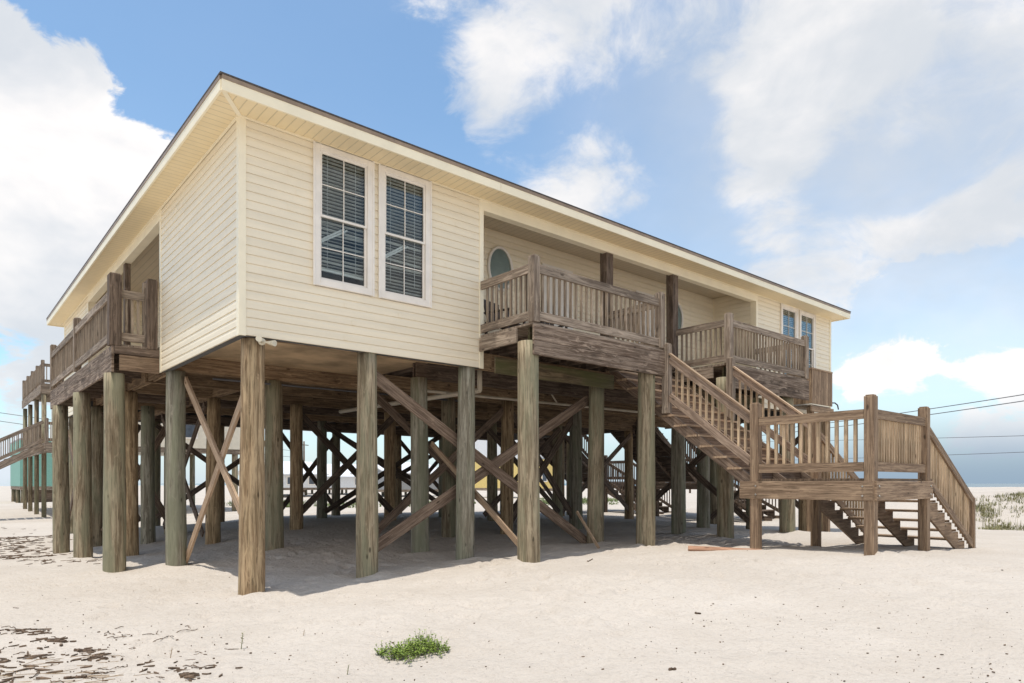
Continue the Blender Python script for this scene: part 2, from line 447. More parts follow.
siding(mb,(SB,PY1),(SB,PY0),ZF,ZC,(-1,0)); siding(mb,(SB,PY0),(HX0,PY0),ZF,ZC,(0,1)); siding(mb,(HX0,PY1),(SB,PY1),ZF,ZC,(0,-1))
mb.build('porch_wall',M['siding'],house,recalc=False)
EB=HX1-1.34
mb=MB()
siding(mb,(EB,PY0),(EB,PY1),ZF,ZC,(1,0)); siding(mb,(HX1,PY0),(EB,PY0),ZF,ZC,(0,1)); siding(mb,(EB,PY1),(HX1,PY1),ZF,ZC,(0,-1))
mb.build('porch_wall',M['siding'],house,recalc=False)
mb=MB()
for (sx_,k0_,n_) in ((4.6,1,4),(6.4,9,3),(5.4,3,2),(3.75,15,3),(6.6,19,3),(17.0,6,4),(19.6,12,4)):
    for k in range(n_): zz=ZB+.1205*(k0_+2*k); mb.box((sx_+.12*(k%2),HY0-.0205,zz+.006),(sx_+.12*(k%2)+.05,HY0-.0185,zz+.075))
mb.build('siding_lap',M['siding'],house)['kind']='stuff'
# inner linings: close the rooms behind the siding
T=.02
mb=MB()
def lining(p,q,z0,z1,holes=()):
    """thin backing wall with real thickness .1 inward on the left of p->q"""
    p=Vector((*p,0)); q=Vector((*q,0)); L=(q-p).length; a=(q-p)/L; nrm=Vector((-a.y,a.x,0))
    xs=sorted({0,L,*[h[0] for h in holes],*[h[1] for h in holes]}); zs=sorted({z0,z1,*[h[2] for h in holes],*[h[3] for h in holes]})
    for i in range(len(xs)-1):
        for j in range(len(zs)-1):
            cx=(xs[i]+xs[i+1])/2; cz=(zs[j]+zs[j+1])/2
            if any(h[0]<cx<h[1] and h[2]<cz<h[3] for h in holes): continue
            A=p+a*xs[i]+Vector((0,0,zs[j])); B=p+a*xs[i+1]+Vector((0,0,zs[j])); C_=p+a*xs[i+1]+Vector((0,0,zs[j+1])); D=p+a*xs[i]+Vector((0,0,zs[j+1]))
            mb.prism([A,B,C_,D],nrm*.09)
lining((HX0+T,HY0+T),(PX0-T,HY0+T),ZB,ZT-.003,[win_hole(*w,HX0+T) for w in WINF])
lining((PX1+T,HY0+T),(HX1-T,HY0+T),ZB,ZT-.003,[win_hole(*w,PX1+T) for w in WINR])
lining((HX0+T,PY0-T),(HX0+T,HY0+.1),ZB,ZT-.003); lining((HX0+T,HY1-T),(HX0+T,PY1+T),ZB,ZT-.003)
lining((HX1-T,HY0+.1),(HX1-T,PY0-T),ZB,ZT-.003); lining((HX1-T,PY1+T),(HX1-T,HY1-T),ZB,ZT-.003)
lining((HX1-.1,HY1-T),(HX0+.1,HY1-T),ZB,ZT-.003)
lining((PX0-.1,PB+T),(PX1+.1,PB+T),ZF+.05,ZC-.004)
lining((PX0-T,HY0+.1),(PX0-T,PB),ZF+.05,ZC-.004); lining((PX1+T,PB),(PX1+T,HY0+.1),ZF+.05,ZC-.004)
lining((SB+T,PY1+.1),(SB+T,PY0-.1),ZF+.05,ZC-.004); lining((SB,PY0-T),(HX0+.1,PY0-T),ZF+.05,ZC-.004); lining((HX0+.1,PY1+T),(SB,PY1+T),ZF+.05,ZC-.004)
lining((EB-T,PY0-.1),(EB-T,PY1+.1),ZF+.05,ZC-.004)
mb.build('inner_wall',M['room'],house)
# corner posts and trims
mb=MB()
for (x,y) in ((HX0,HY0),(HX1,HY0),(HX0,HY1),(HX1,HY1)):
    sx=-1 if x==HX0 else 1; sy=-1 if y==HY0 else 1; mb=MB()
    mb.box((x+sx*.028,y+sy*.028,ZB-.012),(x-sx*.07,y+sy*.004,ZT-.002)); mb.box((x+sx*.028,y+sy*.0035,ZB-.012),(x+sx*.004,y-sy*.07,ZT-.002)); mb.build('corner_trim',M['trim'],house,bevel=.004)
mb=MB()
for x in (PX0,PX1):
    sg=1 if x==PX0 else -1
    mb.box((x-sg*.06,HY0-.024,ZB-.01),(x+sg*.028,HY0-.003,6.18))
    mb.box((x+sg*.003,HY0-.002,ZF+.03),(x+sg*.026,HY0+.14,6.18))
    mb.build('edge_trim',M['trim'],house,bevel=.003); mb=MB()
    mb.box((x+sg*.003,PB-.03,ZF+.03),(x+sg*.03,PB-.003,ZC-.01)); mb.build('edge_trim',M['trim'],house,bevel=.003); mb=MB()
for x in (HX0,HX1):
    sg=-1 if x==HX0 else 1
    for y in (PY0,PY1):
        sy=1 if y==PY0 else -1
        mb.box((x+sg*.003,y-sy*.06,ZB-.01),(x+sg*.024,y+sy*.028,6.18)); mb.build('edge_trim',M['trim'],house,bevel=.003); mb=MB()
mb=MB()
mb.box((PX0-.06,HY0-.018,6.18),(PX1+.06,HY0+.14,ZT-.002)); mb.build('porch_header',M['trim'],house,bevel=.004)
for x in (HX0,HX1):
    sg=-1 if x==HX0 else 1
    mb=MB(); mb.box((x+sg*.018,PY0-.06,6.18),(x-sg*.14,PY1+.06,ZT-.002)); mb.build('porch_header',M['trim'],house,bevel=.004)
# porch ceilings
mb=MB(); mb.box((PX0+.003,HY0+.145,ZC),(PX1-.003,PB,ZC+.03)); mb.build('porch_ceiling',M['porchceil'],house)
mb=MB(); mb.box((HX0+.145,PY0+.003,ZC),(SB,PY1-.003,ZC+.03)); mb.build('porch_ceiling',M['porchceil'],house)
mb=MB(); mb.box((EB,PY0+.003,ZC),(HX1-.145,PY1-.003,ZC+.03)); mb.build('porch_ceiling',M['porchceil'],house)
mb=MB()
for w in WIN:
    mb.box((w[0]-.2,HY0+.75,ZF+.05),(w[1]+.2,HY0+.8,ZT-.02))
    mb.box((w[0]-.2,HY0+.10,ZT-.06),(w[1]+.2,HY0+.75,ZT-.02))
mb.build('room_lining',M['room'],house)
# soffit, fascia, roof
EX0,EX1,EY0,EY1=2.71,20.50,8.63,25.0
zs=ZT
mb=MB(); 
for (a,b) in (((EX0,EY0),(HX0,HY0)),):
    mb.prism([(EX0+.02,EY0+.02,zs),(EX1-.02,EY0+.02,zs),(HX1-.0,HY0+.1,zs),(HX0+.0,HY0+.1,zs)],(0,0,.02))
    mb.build('soffit',M['soffx'],house); mb=MB()
    mb.prism([(EX0+.02,EY1-.02,zs),(EX1-.02,EY1-.02,zs),(HX1,HY1-.1,zs),(HX0,HY1-.1,zs)],(0,0,.02))
mb.build('soffit',M['soffx'],house)
mb=MB()
mb.prism([(EX0+.02,EY0+.02,zs),(EX0+.02,EY1-.02,zs),(HX0+.0,HY1-.1,zs),(HX0+.0,HY0+.1,zs)],(0,0,.018))
mb.build('soffit',M['soffy'],house); mb=MB()
mb.prism([(EX1-.02,EY0+.02,zs),(EX1-.02,EY1-.02,zs),(HX1,HY1-.1,zs),(HX1,HY0+.1,zs)],(0,0,.018))
mb.build('soffit',M['soffy'],house)
mb=MB()
for (a,b) in (((EX0+.02,EY0+.02),(HX0,HY0)),((EX1-.02,EY0+.02),(HX1,HY0))):
    mb.board((*a,zs-.004),(*b,zs-.004),.06,.014,(1,-1,0) if a[0]<5 else (1,1,0))
mb.board((HX0,HY0-.03,zs-.011),(HX1,HY0-.03,zs-.011),.03,.02,(0,1,0)); mb.board((HX0-.03,HY0,zs-.011),(HX0-.03,HY1,zs-.011),.03,.02,(1,0,0))
mb.build('soffit_trim',M['trim'],house)
ft=.028
def fascia(p,q,nm='fascia'):
    """fascia with a thin drip lip, in lengths with a slight lap every 3.7 m"""
    mb=MB(); p=Vector((*p,0)); q=Vector((*q,0)); L=(q-p).length; a=(q-p)/L
    n=max(1,int(L/3.7)); 
    for i in range(n):
        s0=p+a*(L*i/n); s1=p+a*(L*(i+1)/n-.004)
        mb.board(s0+Vector((0,0,6.397)),s1+Vector((0,0,6.397)),.135,ft+(.002 if i%2 else 0),(0,0,1),1)
    mb.build(nm,M['fascia'],house)
    mb=MB(); mb.board(p+Vector((0,0,6.490)),q+Vector((0,0,6.490)),.050,ft+.016,(0,0,1),1); mb.build('drip_edge',M['drip'],house)
fascia((EX0-.0,EY0),(EX1,EY0)); fascia((EX0,EY0+.016),(EX0,EY1)); fascia((EX1,EY0+.016),(EX1,EY1)); fascia((EX0,EY1),(EX1,EY1))
mb=MB()
ov=.025; a0,a1,b0,b1=EX0-ov,EX1+ov,EY0-ov,EY1+ov; zr=6.518; rise=(b1-b0)/2*.22; cy=(b0+b1)/2
r0=Vector((a0+(b1-b0)/2,cy,zr+rise+.03)); r1=Vector((a1-(b1-b0)/2,cy,zr+rise+.03))
c=[Vector((a0,b0,zr)),Vector((a1,b0,zr)),Vector((a1,b1,zr)),Vector((a0,b1,zr))]; u=[v+Vector((0,0,.022)) for v in c]
i=mb.addv(c+u+[r0,r1],1)
for f in ((0,3,2,1),(0,1,5,4),(1,2,6,5),(2,3,7,6),(3,0,4,7),(4,5,9,8),(5,6,9),(6,7,8,9),(7,4,8)):
    mb.face(tuple(i+k for k in f),[(mb.v[i+k].x,mb.v[i+k].y) for k in f])
mb.build('roof',M['shingle'],house)

# windows
def window(x0,x1,z0,z1):
    y=HY0
    fr=MB(); W=.10
    fr.box((x0,y-.045,z0),(x0+W,y+.05,z1)); fr.box((x1-W,y-.045,z0),(x1,y+.05,z1))
    fr.box((x0+W,y-.045,z1-W),(x1-W,y+.05,z1)); fr.box((x0+W,y-.045,z0),(x1-W,y+.05,z0+W))
    # outer lip
    fr.box((x0-.012,y-.055,z0-.012),(x0+.02,y-.046,z1)); fr.box((x1-.02,y-.055,z0-.012),(x1+.012,y-.046,z1))
    fo=fr.build('window',M['white'],house,bevel=.004)
    ix0,ix1,iz0,iz1=x0+W,x1-W,z0+W,z1-W; zm=(iz0+iz1)/2
    for (a,b,yy) in ((zm-.02,iz1,y-.012),(iz0,zm+.02,y+.012)):
        s=MB(); q=.032
        s.box((ix0+.002,yy-.012,a),(ix0+q,yy+.012,b)); s.box((ix1-q,yy-.012,a),(ix1-.002,yy+.012,b))
        s.box((ix0+q,yy-.013,a),(ix1-q,yy+.011,a+q)); s.box((ix0+q,yy-.013,b-q),(ix1-q,yy+.011,b))
        mx_=(ix0+ix1)/2; mz=(a+b)/2
        s.box((mx_-.006,yy-.006,a+q),(mx_+.006,yy+.006,b-q)); s.box((ix0+q,yy-.005,mz-.006),(ix1-q,yy+.005,mz+.006))
        s.build('sash',M['white'],fo)
        g=MB(); g.box((ix0+q-.004,yy+.0065,a+q-.004),(ix1-q+.004,yy+.0095,b-q+.004)); g.build('pane',M['glass'],fo)
    bl=MB(); yb=y+.075; z=iz1-.03; k=0
    rr=random.Random(int(x0*100))
    while z>iz0+.02:
        low = z<zm
        dz=0; tl=.010
        sag=.0
        if low and z>iz0+.32: sag=rr.uniform(-.012,.012)
        if not (low and z<iz0+.14 and x0<5):
            n=4; pts=[]
            bl.board((ix0+.01,yb+rr.uniform(-.002,.002),z+dz+sag),(ix1-.01,yb,z-sag),.046,.003,(0,1,-.15+ (rr.uniform(-.35,.5) if low else 0)))
        z-=.052
    if x0<5: bl.board((ix0+.01,yb,iz0+.17),(ix1-.01,yb,iz0+.15),.03,.03,(0,1,0))
    for xx in (ix0+.15,ix1-.15): bl.board((xx,yb-.018,iz0+.2),(xx,yb-.018,iz1),.006,.002,(1,0,0))
    bl.build('blind',M['blind'],fo)
    # diagonal strips added to imitate a reflection band across the lower sash
    st=MB()
    for k in range(2):
        st.board((ix0+.02,yb-.04,zm-.38+k*.03),(ix0+.46-k*.05,yb-.035,zm-.10+k*.01),.028,.002,(0,.3,1))
    st.build('reflection_strip',M['blind'],fo)
for w in WIN: window(*w)
def oval(x,z):
    mb=MB(); y=PB-.03; n=40; A,B=.33,.45
    def ring(a,b,yy): return [Vector((x+a*math.cos(2*math.pi*k/n),yy,z+b*math.sin(2*math.pi*k/n))) for k in range(n)]
    rs=[ring(A,B,y+.02),ring(A,B,y-.02),ring(A-.025,B-.025,y-.035),ring(A-.055,B-.055,y-.02),ring(A-.055,B-.055,y+.02)]
    ids=[mb.addv(r_,1) for r_ in rs]
    for q in range(5):
        for k in range(n):
            j=(k+1)%n; p=ids[q]; s=ids[(q+1)%5]
            mb.face((p+k,p+j,s+j,s+k),[(0,0)]*4,True)
    o=mb.build('oval_window',M['white'],house)
    g=MB(); g.poly(ring(A-.05,B-.05,y+.004)); g2=g.build('pane',M['glass'],o,recalc=False)
    g=MB(); g.poly(ring(A-.05,B-.05,y+.012)); g.build('curtain',plain('grey_green_curtain',(.30,.36,.34),.5),o,recalc=False)
for o_ in OV: oval(*o_)
# doors on the porch back wall
for x in (10.2,13.28):
    mb=MB(); mb.box((x-.46,PB-.045,ZF+.03),(x+.46,PB-.02,6.12)); d=mb.build('door',M['white'],house,bevel=.004)
    mb=MB(); mb.cyl((x+.38,PB-.10,5.0),(x+.38,PB-.045,5.0),.03,.02,12); mb.build('handle',M['metal'],d)

# --- timber under the floor
PILES=[(3.3,9.3),(5.06,9.3),(6.96,9.3),(10.25,9.3),(13.0,9.3),(16.3,9.3),(19.0,9.3),(20.2,9.3),
 (7.0,10.85),(16.35,10.85),(10.6,12.5),(12.95,12.5),(3.3,13.0),(5.06,13.0),(9.2,13.0),(16.35,13.0),(20.2,13.0),
 (3.3,16.65),(5.06,16.65),(7.0,16.5),(9.8,16.7),(13.5,16.7),(16.4,16.7),(20.2,16.7),
 (3.3,20.35),(5.06,20.4),(9.5,20.4),(11.0,20.3),(14.2,20.4),(17.3,20.4),(20.2,20.4),(4.25,19.4),
 (3.3,24.1),(5.5,24.1),(7.5,24.1),(9.6,24.2),(11.8,24.1),(14.5,24.1),(17.4,24.1),(20.2,24.1)]
DPILES=[(7.18,7.97),(10.17,7.97),(12.78,7.97),(15.45,7.97),(2.42,13.42),(2.42,16.75),(2.42,19.9),
 (21.1,13.42),(21.1,16.7),(21.1,20.7)]
rp=random.Random(3)
def pile(x,y,top,mat='pile',r=None,tint=None):
    r=r or rp.uniform(.155,.174); g=hz(x,y); mb=MB()
    mb.cyl((x+rp.uniform(-.03,.03),y+rp.uniform(-.03,.03),g-.35),(x,y,top),r*1.05,r*.93,28,tint,rings=12,wob=.09)
    o=mb.build('pile',M[mat],house); return o
for k,(x,y) in enumerate(PILES):
    if (x,y)==(3.3,9.3): pile(3.35,9.36,3.462,'pilebrown',.166,1.1); continue
    pile(x,y,3.478,rp.choice(['pilebrown','pile','pile','pilegrey']) if k>2 else ['pile','pile','pilegrey'][k])
for (x,y) in DPILES: pile(x,y,3.735 if y<9 else (3.55 if x>20 else 3.395),'pile',.172,1.12)
zb0,zb1=3.48,3.765
for (y,x0,x1,mt) in ((9.30,3.2,20.3,'beam'),(10.85,6.9,16.8,'dark'),(12.5,7.2,16.3,'beam'),(13.02,3.2,20.3,'beam'),(14.8,3.2,20.3,'beam'),(16.65,3.2,20.3,'beam'),(18.5,3.2,20.3,'dark'),(20.38,3.2,20.3,'beam'),(24.15,3.2,20.3,'dark')):
    for dy in (-.05,.05):
        mb=MB(); n=max(1,int((x1-x0)/4)); 
        if y==9.30: dy+=.02
        for i in range(n):
            mb.box((x0+(x1-x0)*i/n,y+dy-.019,zb0),(x0+(x1-x0)*(i+1)/n-.004,y+dy+.019,zb1-.002),1.15 if y in(13.02,9.3) else None)
        mb.build('beam',M[mt],house,bevel=.004)
for x in (3.3,5.06):
    for dx in (-.045,.045):
        mb=MB(); mb.box((x+dx-.019,13.15,3.50),(x+dx+.019,24.1,zb1-.01)); mb.build('beam',M['beam'],house,bevel=.004)
x=3.5
while x<20.2:
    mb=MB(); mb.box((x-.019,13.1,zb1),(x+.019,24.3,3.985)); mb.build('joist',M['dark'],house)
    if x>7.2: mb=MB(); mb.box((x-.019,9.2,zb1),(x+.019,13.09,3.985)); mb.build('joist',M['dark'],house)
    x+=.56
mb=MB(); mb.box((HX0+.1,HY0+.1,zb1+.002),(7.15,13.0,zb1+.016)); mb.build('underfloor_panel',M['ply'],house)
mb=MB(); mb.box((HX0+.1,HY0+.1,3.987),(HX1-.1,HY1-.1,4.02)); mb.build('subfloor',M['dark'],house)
# cross braces
def brace(p0,p1,w=.18,t=.04,mat='brace',wd=(0,0,1),tint=None):
    mb=MB(); mb.board(p0,p1,w,t,wd,tint)
    for e,s_ in ((Vector(p0),.12),(Vector(p1),-.12)):
        a=(Vector(p1)-Vector(p0)).normalized(); n=a.cross(Vector((0,0,1))).normalized(); c=e+a*s_
        for sg in (-1,1):
            mb.cyl(c+n*(sg*t/2),c+n*(sg*(t/2+.012)),.018,.018,8,.7)
    mb.build('brace',M[mat],house,bevel=.003)
brace((5.15,9.50,3.27),(10.15,9.50,.30),.19)
brace((5.15,9.545,.38),(10.25,9.545,3.22),.19)
brace((3.42,12.85,3.33),(3.42,9.35,.55),.14,.04,'new'); brace((3.46,9.45,3.30),(3.46,13.05,.05),.14,.04,'new')
brace((7.18,10.7,2.25),(7.18,7.95,.35),.10,.04,'new',tint=.8)
rb=random.Random(5)
def xb(x0,x1,y,dz=0,mat='brace'):
    z0=hz((x0+x1)/2,y)+.25
    brace((x0,y-.19,3.35),(x1,y-.19,z0),.17,.04,mat); brace((x0,y-.235,z0),(x1,y-.235,3.35),.17,.04,mat)
xb(7.0,10.6,12.75)
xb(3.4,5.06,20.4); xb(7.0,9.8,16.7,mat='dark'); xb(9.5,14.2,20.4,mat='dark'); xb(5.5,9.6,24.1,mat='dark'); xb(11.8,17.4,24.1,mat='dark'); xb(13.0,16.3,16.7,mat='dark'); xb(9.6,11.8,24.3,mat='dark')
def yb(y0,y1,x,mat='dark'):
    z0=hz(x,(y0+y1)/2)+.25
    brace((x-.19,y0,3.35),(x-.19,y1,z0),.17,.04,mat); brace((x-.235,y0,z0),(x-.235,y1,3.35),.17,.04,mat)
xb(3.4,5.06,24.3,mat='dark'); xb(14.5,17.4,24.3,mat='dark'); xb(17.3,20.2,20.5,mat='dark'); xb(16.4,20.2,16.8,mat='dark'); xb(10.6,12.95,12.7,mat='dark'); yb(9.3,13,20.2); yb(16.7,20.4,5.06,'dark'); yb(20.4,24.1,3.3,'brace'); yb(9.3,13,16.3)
# drain pipe and floodlight
mb=MB(); mb.cyl((7.6,11.5,3.36),(15.8,11.5,3.40),.03,.03,10); mb.cyl((7.6,11.5,3.36),(7.45,11.5,3.55),.03,.03,10)
mb.cyl((11.3,11.5,3.38),(11.1,11.5,3.6),.02,.02,8); mb.build('drain_pipe',M['pvc'],house)
mb=MB(); mb.cyl((3.40,9.18,3.41),(3.40,9.13,3.41),.045,.045,16); mb.cyl((3.36,9.10,3.41),(3.33,9.06,3.42),.02,.035,14); mb.cyl((3.33,9.06,3.42),(3.31,9.02,3.42),.035,.042,14)
mb.cyl((3.46,9.10,3.40),(3.50,9.05,3.39),.02,.035,14); mb.cyl((3.50,9.05,3.39),(3.52,9.01,3.385),.035,.042,14)
mb.cyl((3.40,9.12,3.40),(3.30,9.06,3.42),.014,.014,8); mb.cyl((3.40,9.12,3.40),(3.50,9.06,3.40),.014,.014,8)
mb.build('floodlight',M['lamp'],house)
mb=MB(); mb.cyl((3.9,12.9,3.40),(9.8,12.9,3.43),.02,.02,8,.6); mb.build('conduit',M['cable'],house)
mb=MB(); mb.cyl((8.1,10.4,3.3),(8.1,16.3,3.36),.05,.05,12); mb.cyl((8.1,10.4,3.3),(8.1,10.4,3.76),.05,.05,12); mb.build('waste_pipe',M['pvc'],house)
# porch posts
for x in (10.50,12.72):
    mb=MB(); mb.box((x-.10,HY0+.01,ZF+.025),(x+.10,HY0+.13,6.18),1.0); mb.box((x-.10,HY0+.13,ZF+.025),(x+.10,HY0+.20,6.3),.9); mb.build('porch_post',M['dark'],house,bevel=.008)
for y in (16.35,):
    mb=MB(); mb.box((HX0+.02,y-.08,ZF+.025),(HX0+.13,y+.08,6.18)); mb.build('porch_post',M['dark'],house,bevel=.008)

# ------------------------------------------------------------------ decks and railings
PW=.14
def post(mb,x,y,z0,z1,w=PW,tint=None):
    """square post with a weathered pointed-in top"""
    if tint is None: tint=random.uniform(.85,1.15)
    mb.box((x-w/2,y-w/2,z0),(x+w/2,y+w/2,z1-.02),tint)
    mb.board((x,y,z1-.02),(x,y,z1),w-.03,w-.03,(1,0,0),tint)
def railing(xf,parent,p,q,zf,zq=None,mat='rail',top=.92,gap=.125,name='bottom_rail',bw=.036,w=.14,low=.04,out=(0,0)):
    """top board on edge, bottom board, square balusters, from plan point p to q"""
    if zq is None: zq=zf
    mb=MB(xf)
    P=Vector((*p,zf)); Q=Vector((*q,zq)); d=Q-P; dl=Vector((d.x,d.y,0)); L=dl.length
    a=dl/L; n=Vector((-a.y,a.x,0))
    up=Vector((0,0,1))
    f=d.length/L
    wv=w
    tz=top-w*.5*f; bz=low+w*.5*f
    ex=a*.0
    mb.board(P+up*tz+n*.019,Q+up*tz+n*.019,wv,.036,(0,0,1)); mb.build('top_rail',M[mat],parent); mb=MB(xf); mb.board(P+up*bz+n*.019,Q+up*bz+n*.019,wv,.036,(0,0,1))
    o_=mb.build(name,M[mat],parent); mb=MB(xf)
    k=max(1,round(L/gap)); 
    for i in range(1,k):
        c=P+d*(i/k)-n*(bw/2+.002)
        mb.board(c+up*(low+.02),c+up*(top-.02),bw,bw,a)
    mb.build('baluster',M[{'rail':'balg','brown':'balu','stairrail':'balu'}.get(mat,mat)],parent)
    return o_
def rim(xf,parent,p,q,z0,z1,mat='rail',name='rim_board',t=.04,split=True):
    mb=MB(xf); P=Vector((*p,0)); Q=Vector((*q,0)); up=Vector((0,0,1))
    if split:
        zm=(z0+z1)/2-.01
        mb.board(P+up*(z0+zm)/2,Q+up*(z0+zm)/2,zm-z0-.004,t,(0,0,1)); mb.board(P+up*(zm+z1)/2,Q+up*(zm+z1)/2,z1-zm-.002,t*1.05,(0,0,1))
    else: mb.board(P+up*(z0+z1)/2,Q+up*(z0+z1)/2,z1-z0,t,(0,0,1))
    return mb.build(name,M[mat],parent,bevel=.004)
def deck_floor(xf,x0,x1,y0,y1,z,along='x',name='balcony',mat='rail',parent=None):
    mb=MB(xf)
    if along=='x':
        y=y0
        while y<y1-.02: mb.box((x0,y,z),(x1,min(y+.136,y1),z+.036)); y+=.142
    else:
        x=x0
        while x<x1-.02: mb.box((x,y0,z),(min(x+.136,x1),y1,z+.036)); x+=.142
    return mb.build(name,M[mat],parent)
def front_decks(xf):
    """two balconies either side of the steps, in front-facade coordinates"""
    for (x0,x1,inner) in ((7.11,10.45,1),(12.66,16.15,-1)):
        dk=deck_floor(xf,x0+.02,x1-.02,7.80,10.39,3.985,parent=house)
        rim(xf,dk,(x0,7.775),(x1,7.775),3.50,3.975,'rim')
        for xx in (x0,x1): rim(xf,dk,(xx,8.16 if xx==x0 else 7.80),(xx,9.12),3.74,3.972,'rail',split=False)
        rim(xf,dk,(x0+.1,7.99),(x1-.1,7.99),3.745,3.968,'mossy',split=False)
        rim(xf,dk,(x0+.15,8.9),(x1-.15,8.9),3.36,3.64,'mossy',split=False)
        for i in range(1,6):
            mb=MB(xf); xx=x0+(x1-x0)*i/6; mb.box((xx-.019,7.815,3.76),(xx+.019,9.24,3.97)); mb.build('joist',M['dark'],dk)
        for xx in (x0+.07,x1-.07):
            mb=MB(xf); post(mb,xx,7.83,3.99 if 0 else 4.022,5.07); mb.build('post',M['rail'],dk,bevel=.006)
        for xx in (x0+.05,x1-.05):
            railing(xf,dk,(xx,7.9),(xx,9.12),4.02)
        railing(xf,dk,(x1-.14,7.83),(x0+.14,7.83),4.02)
    mb=MB(xf); mb.box((10.5,9.3,3.985),(12.6,10.39,4.02)); mb.build('porch_floor',M['rail'],house)
front_decks(None)
xe=lambda p: Vector((HX1+(HY0-p.y), 16.83-(p.x-11.6), p.z))
# west balcony along the short side
dk=deck_floor(None,2.40,SB-.01,13.25,21.0,3.86,'y',parent=house)
rim(None,dk,(2.36,13.22),(2.36,21.02),3.40,3.855,'rim')
rim(None,dk,(2.385,13.22),(3.08,13.22),3.72,3.855,split=False,mat='dark'); rim(None,dk,(2.46,13.24),(3.08,13.24),3.44,3.71,split=False,mat='brown')
rim(None,dk,(2.385,21.0),(3.08,21.0),3.50,3.855)
for (x,y,w) in ((2.40,13.30,.19),(2.97,13.28,.17),(2.40,17.2,.14),(2.40,20.93,.14)):
    mb=MB(); post(mb,x,y,3.90 if w<.16 else 3.86,5.10 if w>.15 else 5.06,w); mb.build('post',M['dark'] if w>.15 else M['rail'],dk,bevel=.006)
mb=MB(); post(mb,2.86,13.30,3.9,5.05,.05); mb.build('post',M['rail'],dk)
railing(None,dk,(2.86,13.30),(2.49,13.30),3.92,gap=.10)
railing(None,dk,(2.38,13.4),(2.38,17.13),3.92,gap=.13); railing(None,dk,(2.38,17.27),(2.38,20.86),3.92,gap=.13)
for i in range(9):
    mb=MB(); yy=13.6+i*.85; mb.box((2.42,yy,3.62),(3.25,yy+.038,3.85)); mb.build('joist',M['dark'],dk)
# east balconies (behind, seen only under the house)
for (a,b) in ((13.25,15.75),(17.95,20.45)):
    dk=deck_floor(None,HX1-1.33,21.15,a,b,3.985,'y',parent=house); rim(None,dk,(21.2,a),(21.2,b),3.55,3.975,'dark')
    railing(None,dk,(21.15,b),(21.15,a),4.02,mat='dark'); railing(None,dk,(HX1+.05,a),(21.1,a),4.02,mat='dark'); railing(None,dk,(HX1+.05,b),(21.1,b),4.02,mat='dark')
# small side platform with boarded screen
pl=deck_floor(None,17.80,18.95,8.50,9.10,3.56,parent=house,name='service_platform')
mb=MB(); 
x=17.78
while x<18.92: mb.box((x,8.46,3.62),(x+.128,8.485,4.53)); x+=.134
y=8.49
while y<9.0: mb.box((17.765,y,3.62),(17.79,y+.128,4.53)); y+=.134
mb.box((17.75,8.44,4.53),(18.96,8.53,4.57)); mb.box((17.75,8.53,4.53),(17.82,9.1,4.57))
mb.build('board_screen',M['brown'],pl)
rim(None,pl,(17.7,8.45),(19.0,8.45),3.40,3.55,split=False,mat='brown')
mb=MB(); post(mb,17.9,8.56,-.3,3.55); mb.build('post',M['brown'],pl); mb=MB(); post(mb,18.85,8.56,-.3,3.55); mb.build('post',M['brown'],pl)
mb=MB(); pts=[(18.95,8.6,3.72),(19.2,8.6,3.75),(19.45,8.6,3.77),(19.62,8.6,3.72),(19.68,8.6,3.60)]
for a,b in zip(pts[:-1],pts[1:]): mb.cyl(a,b,.018,.018,8)
mb.build('hose',M['black'],pl)

def bolts(xf,parent,pts,nrm,r=.016):
    for p in pts:
        mb=MB(xf); p=Vector(p); n=Vector(nrm); mb.cyl(p,p+n*.014,r,r*.85,8,.8); mb.build('bolt',M['metal'],parent)
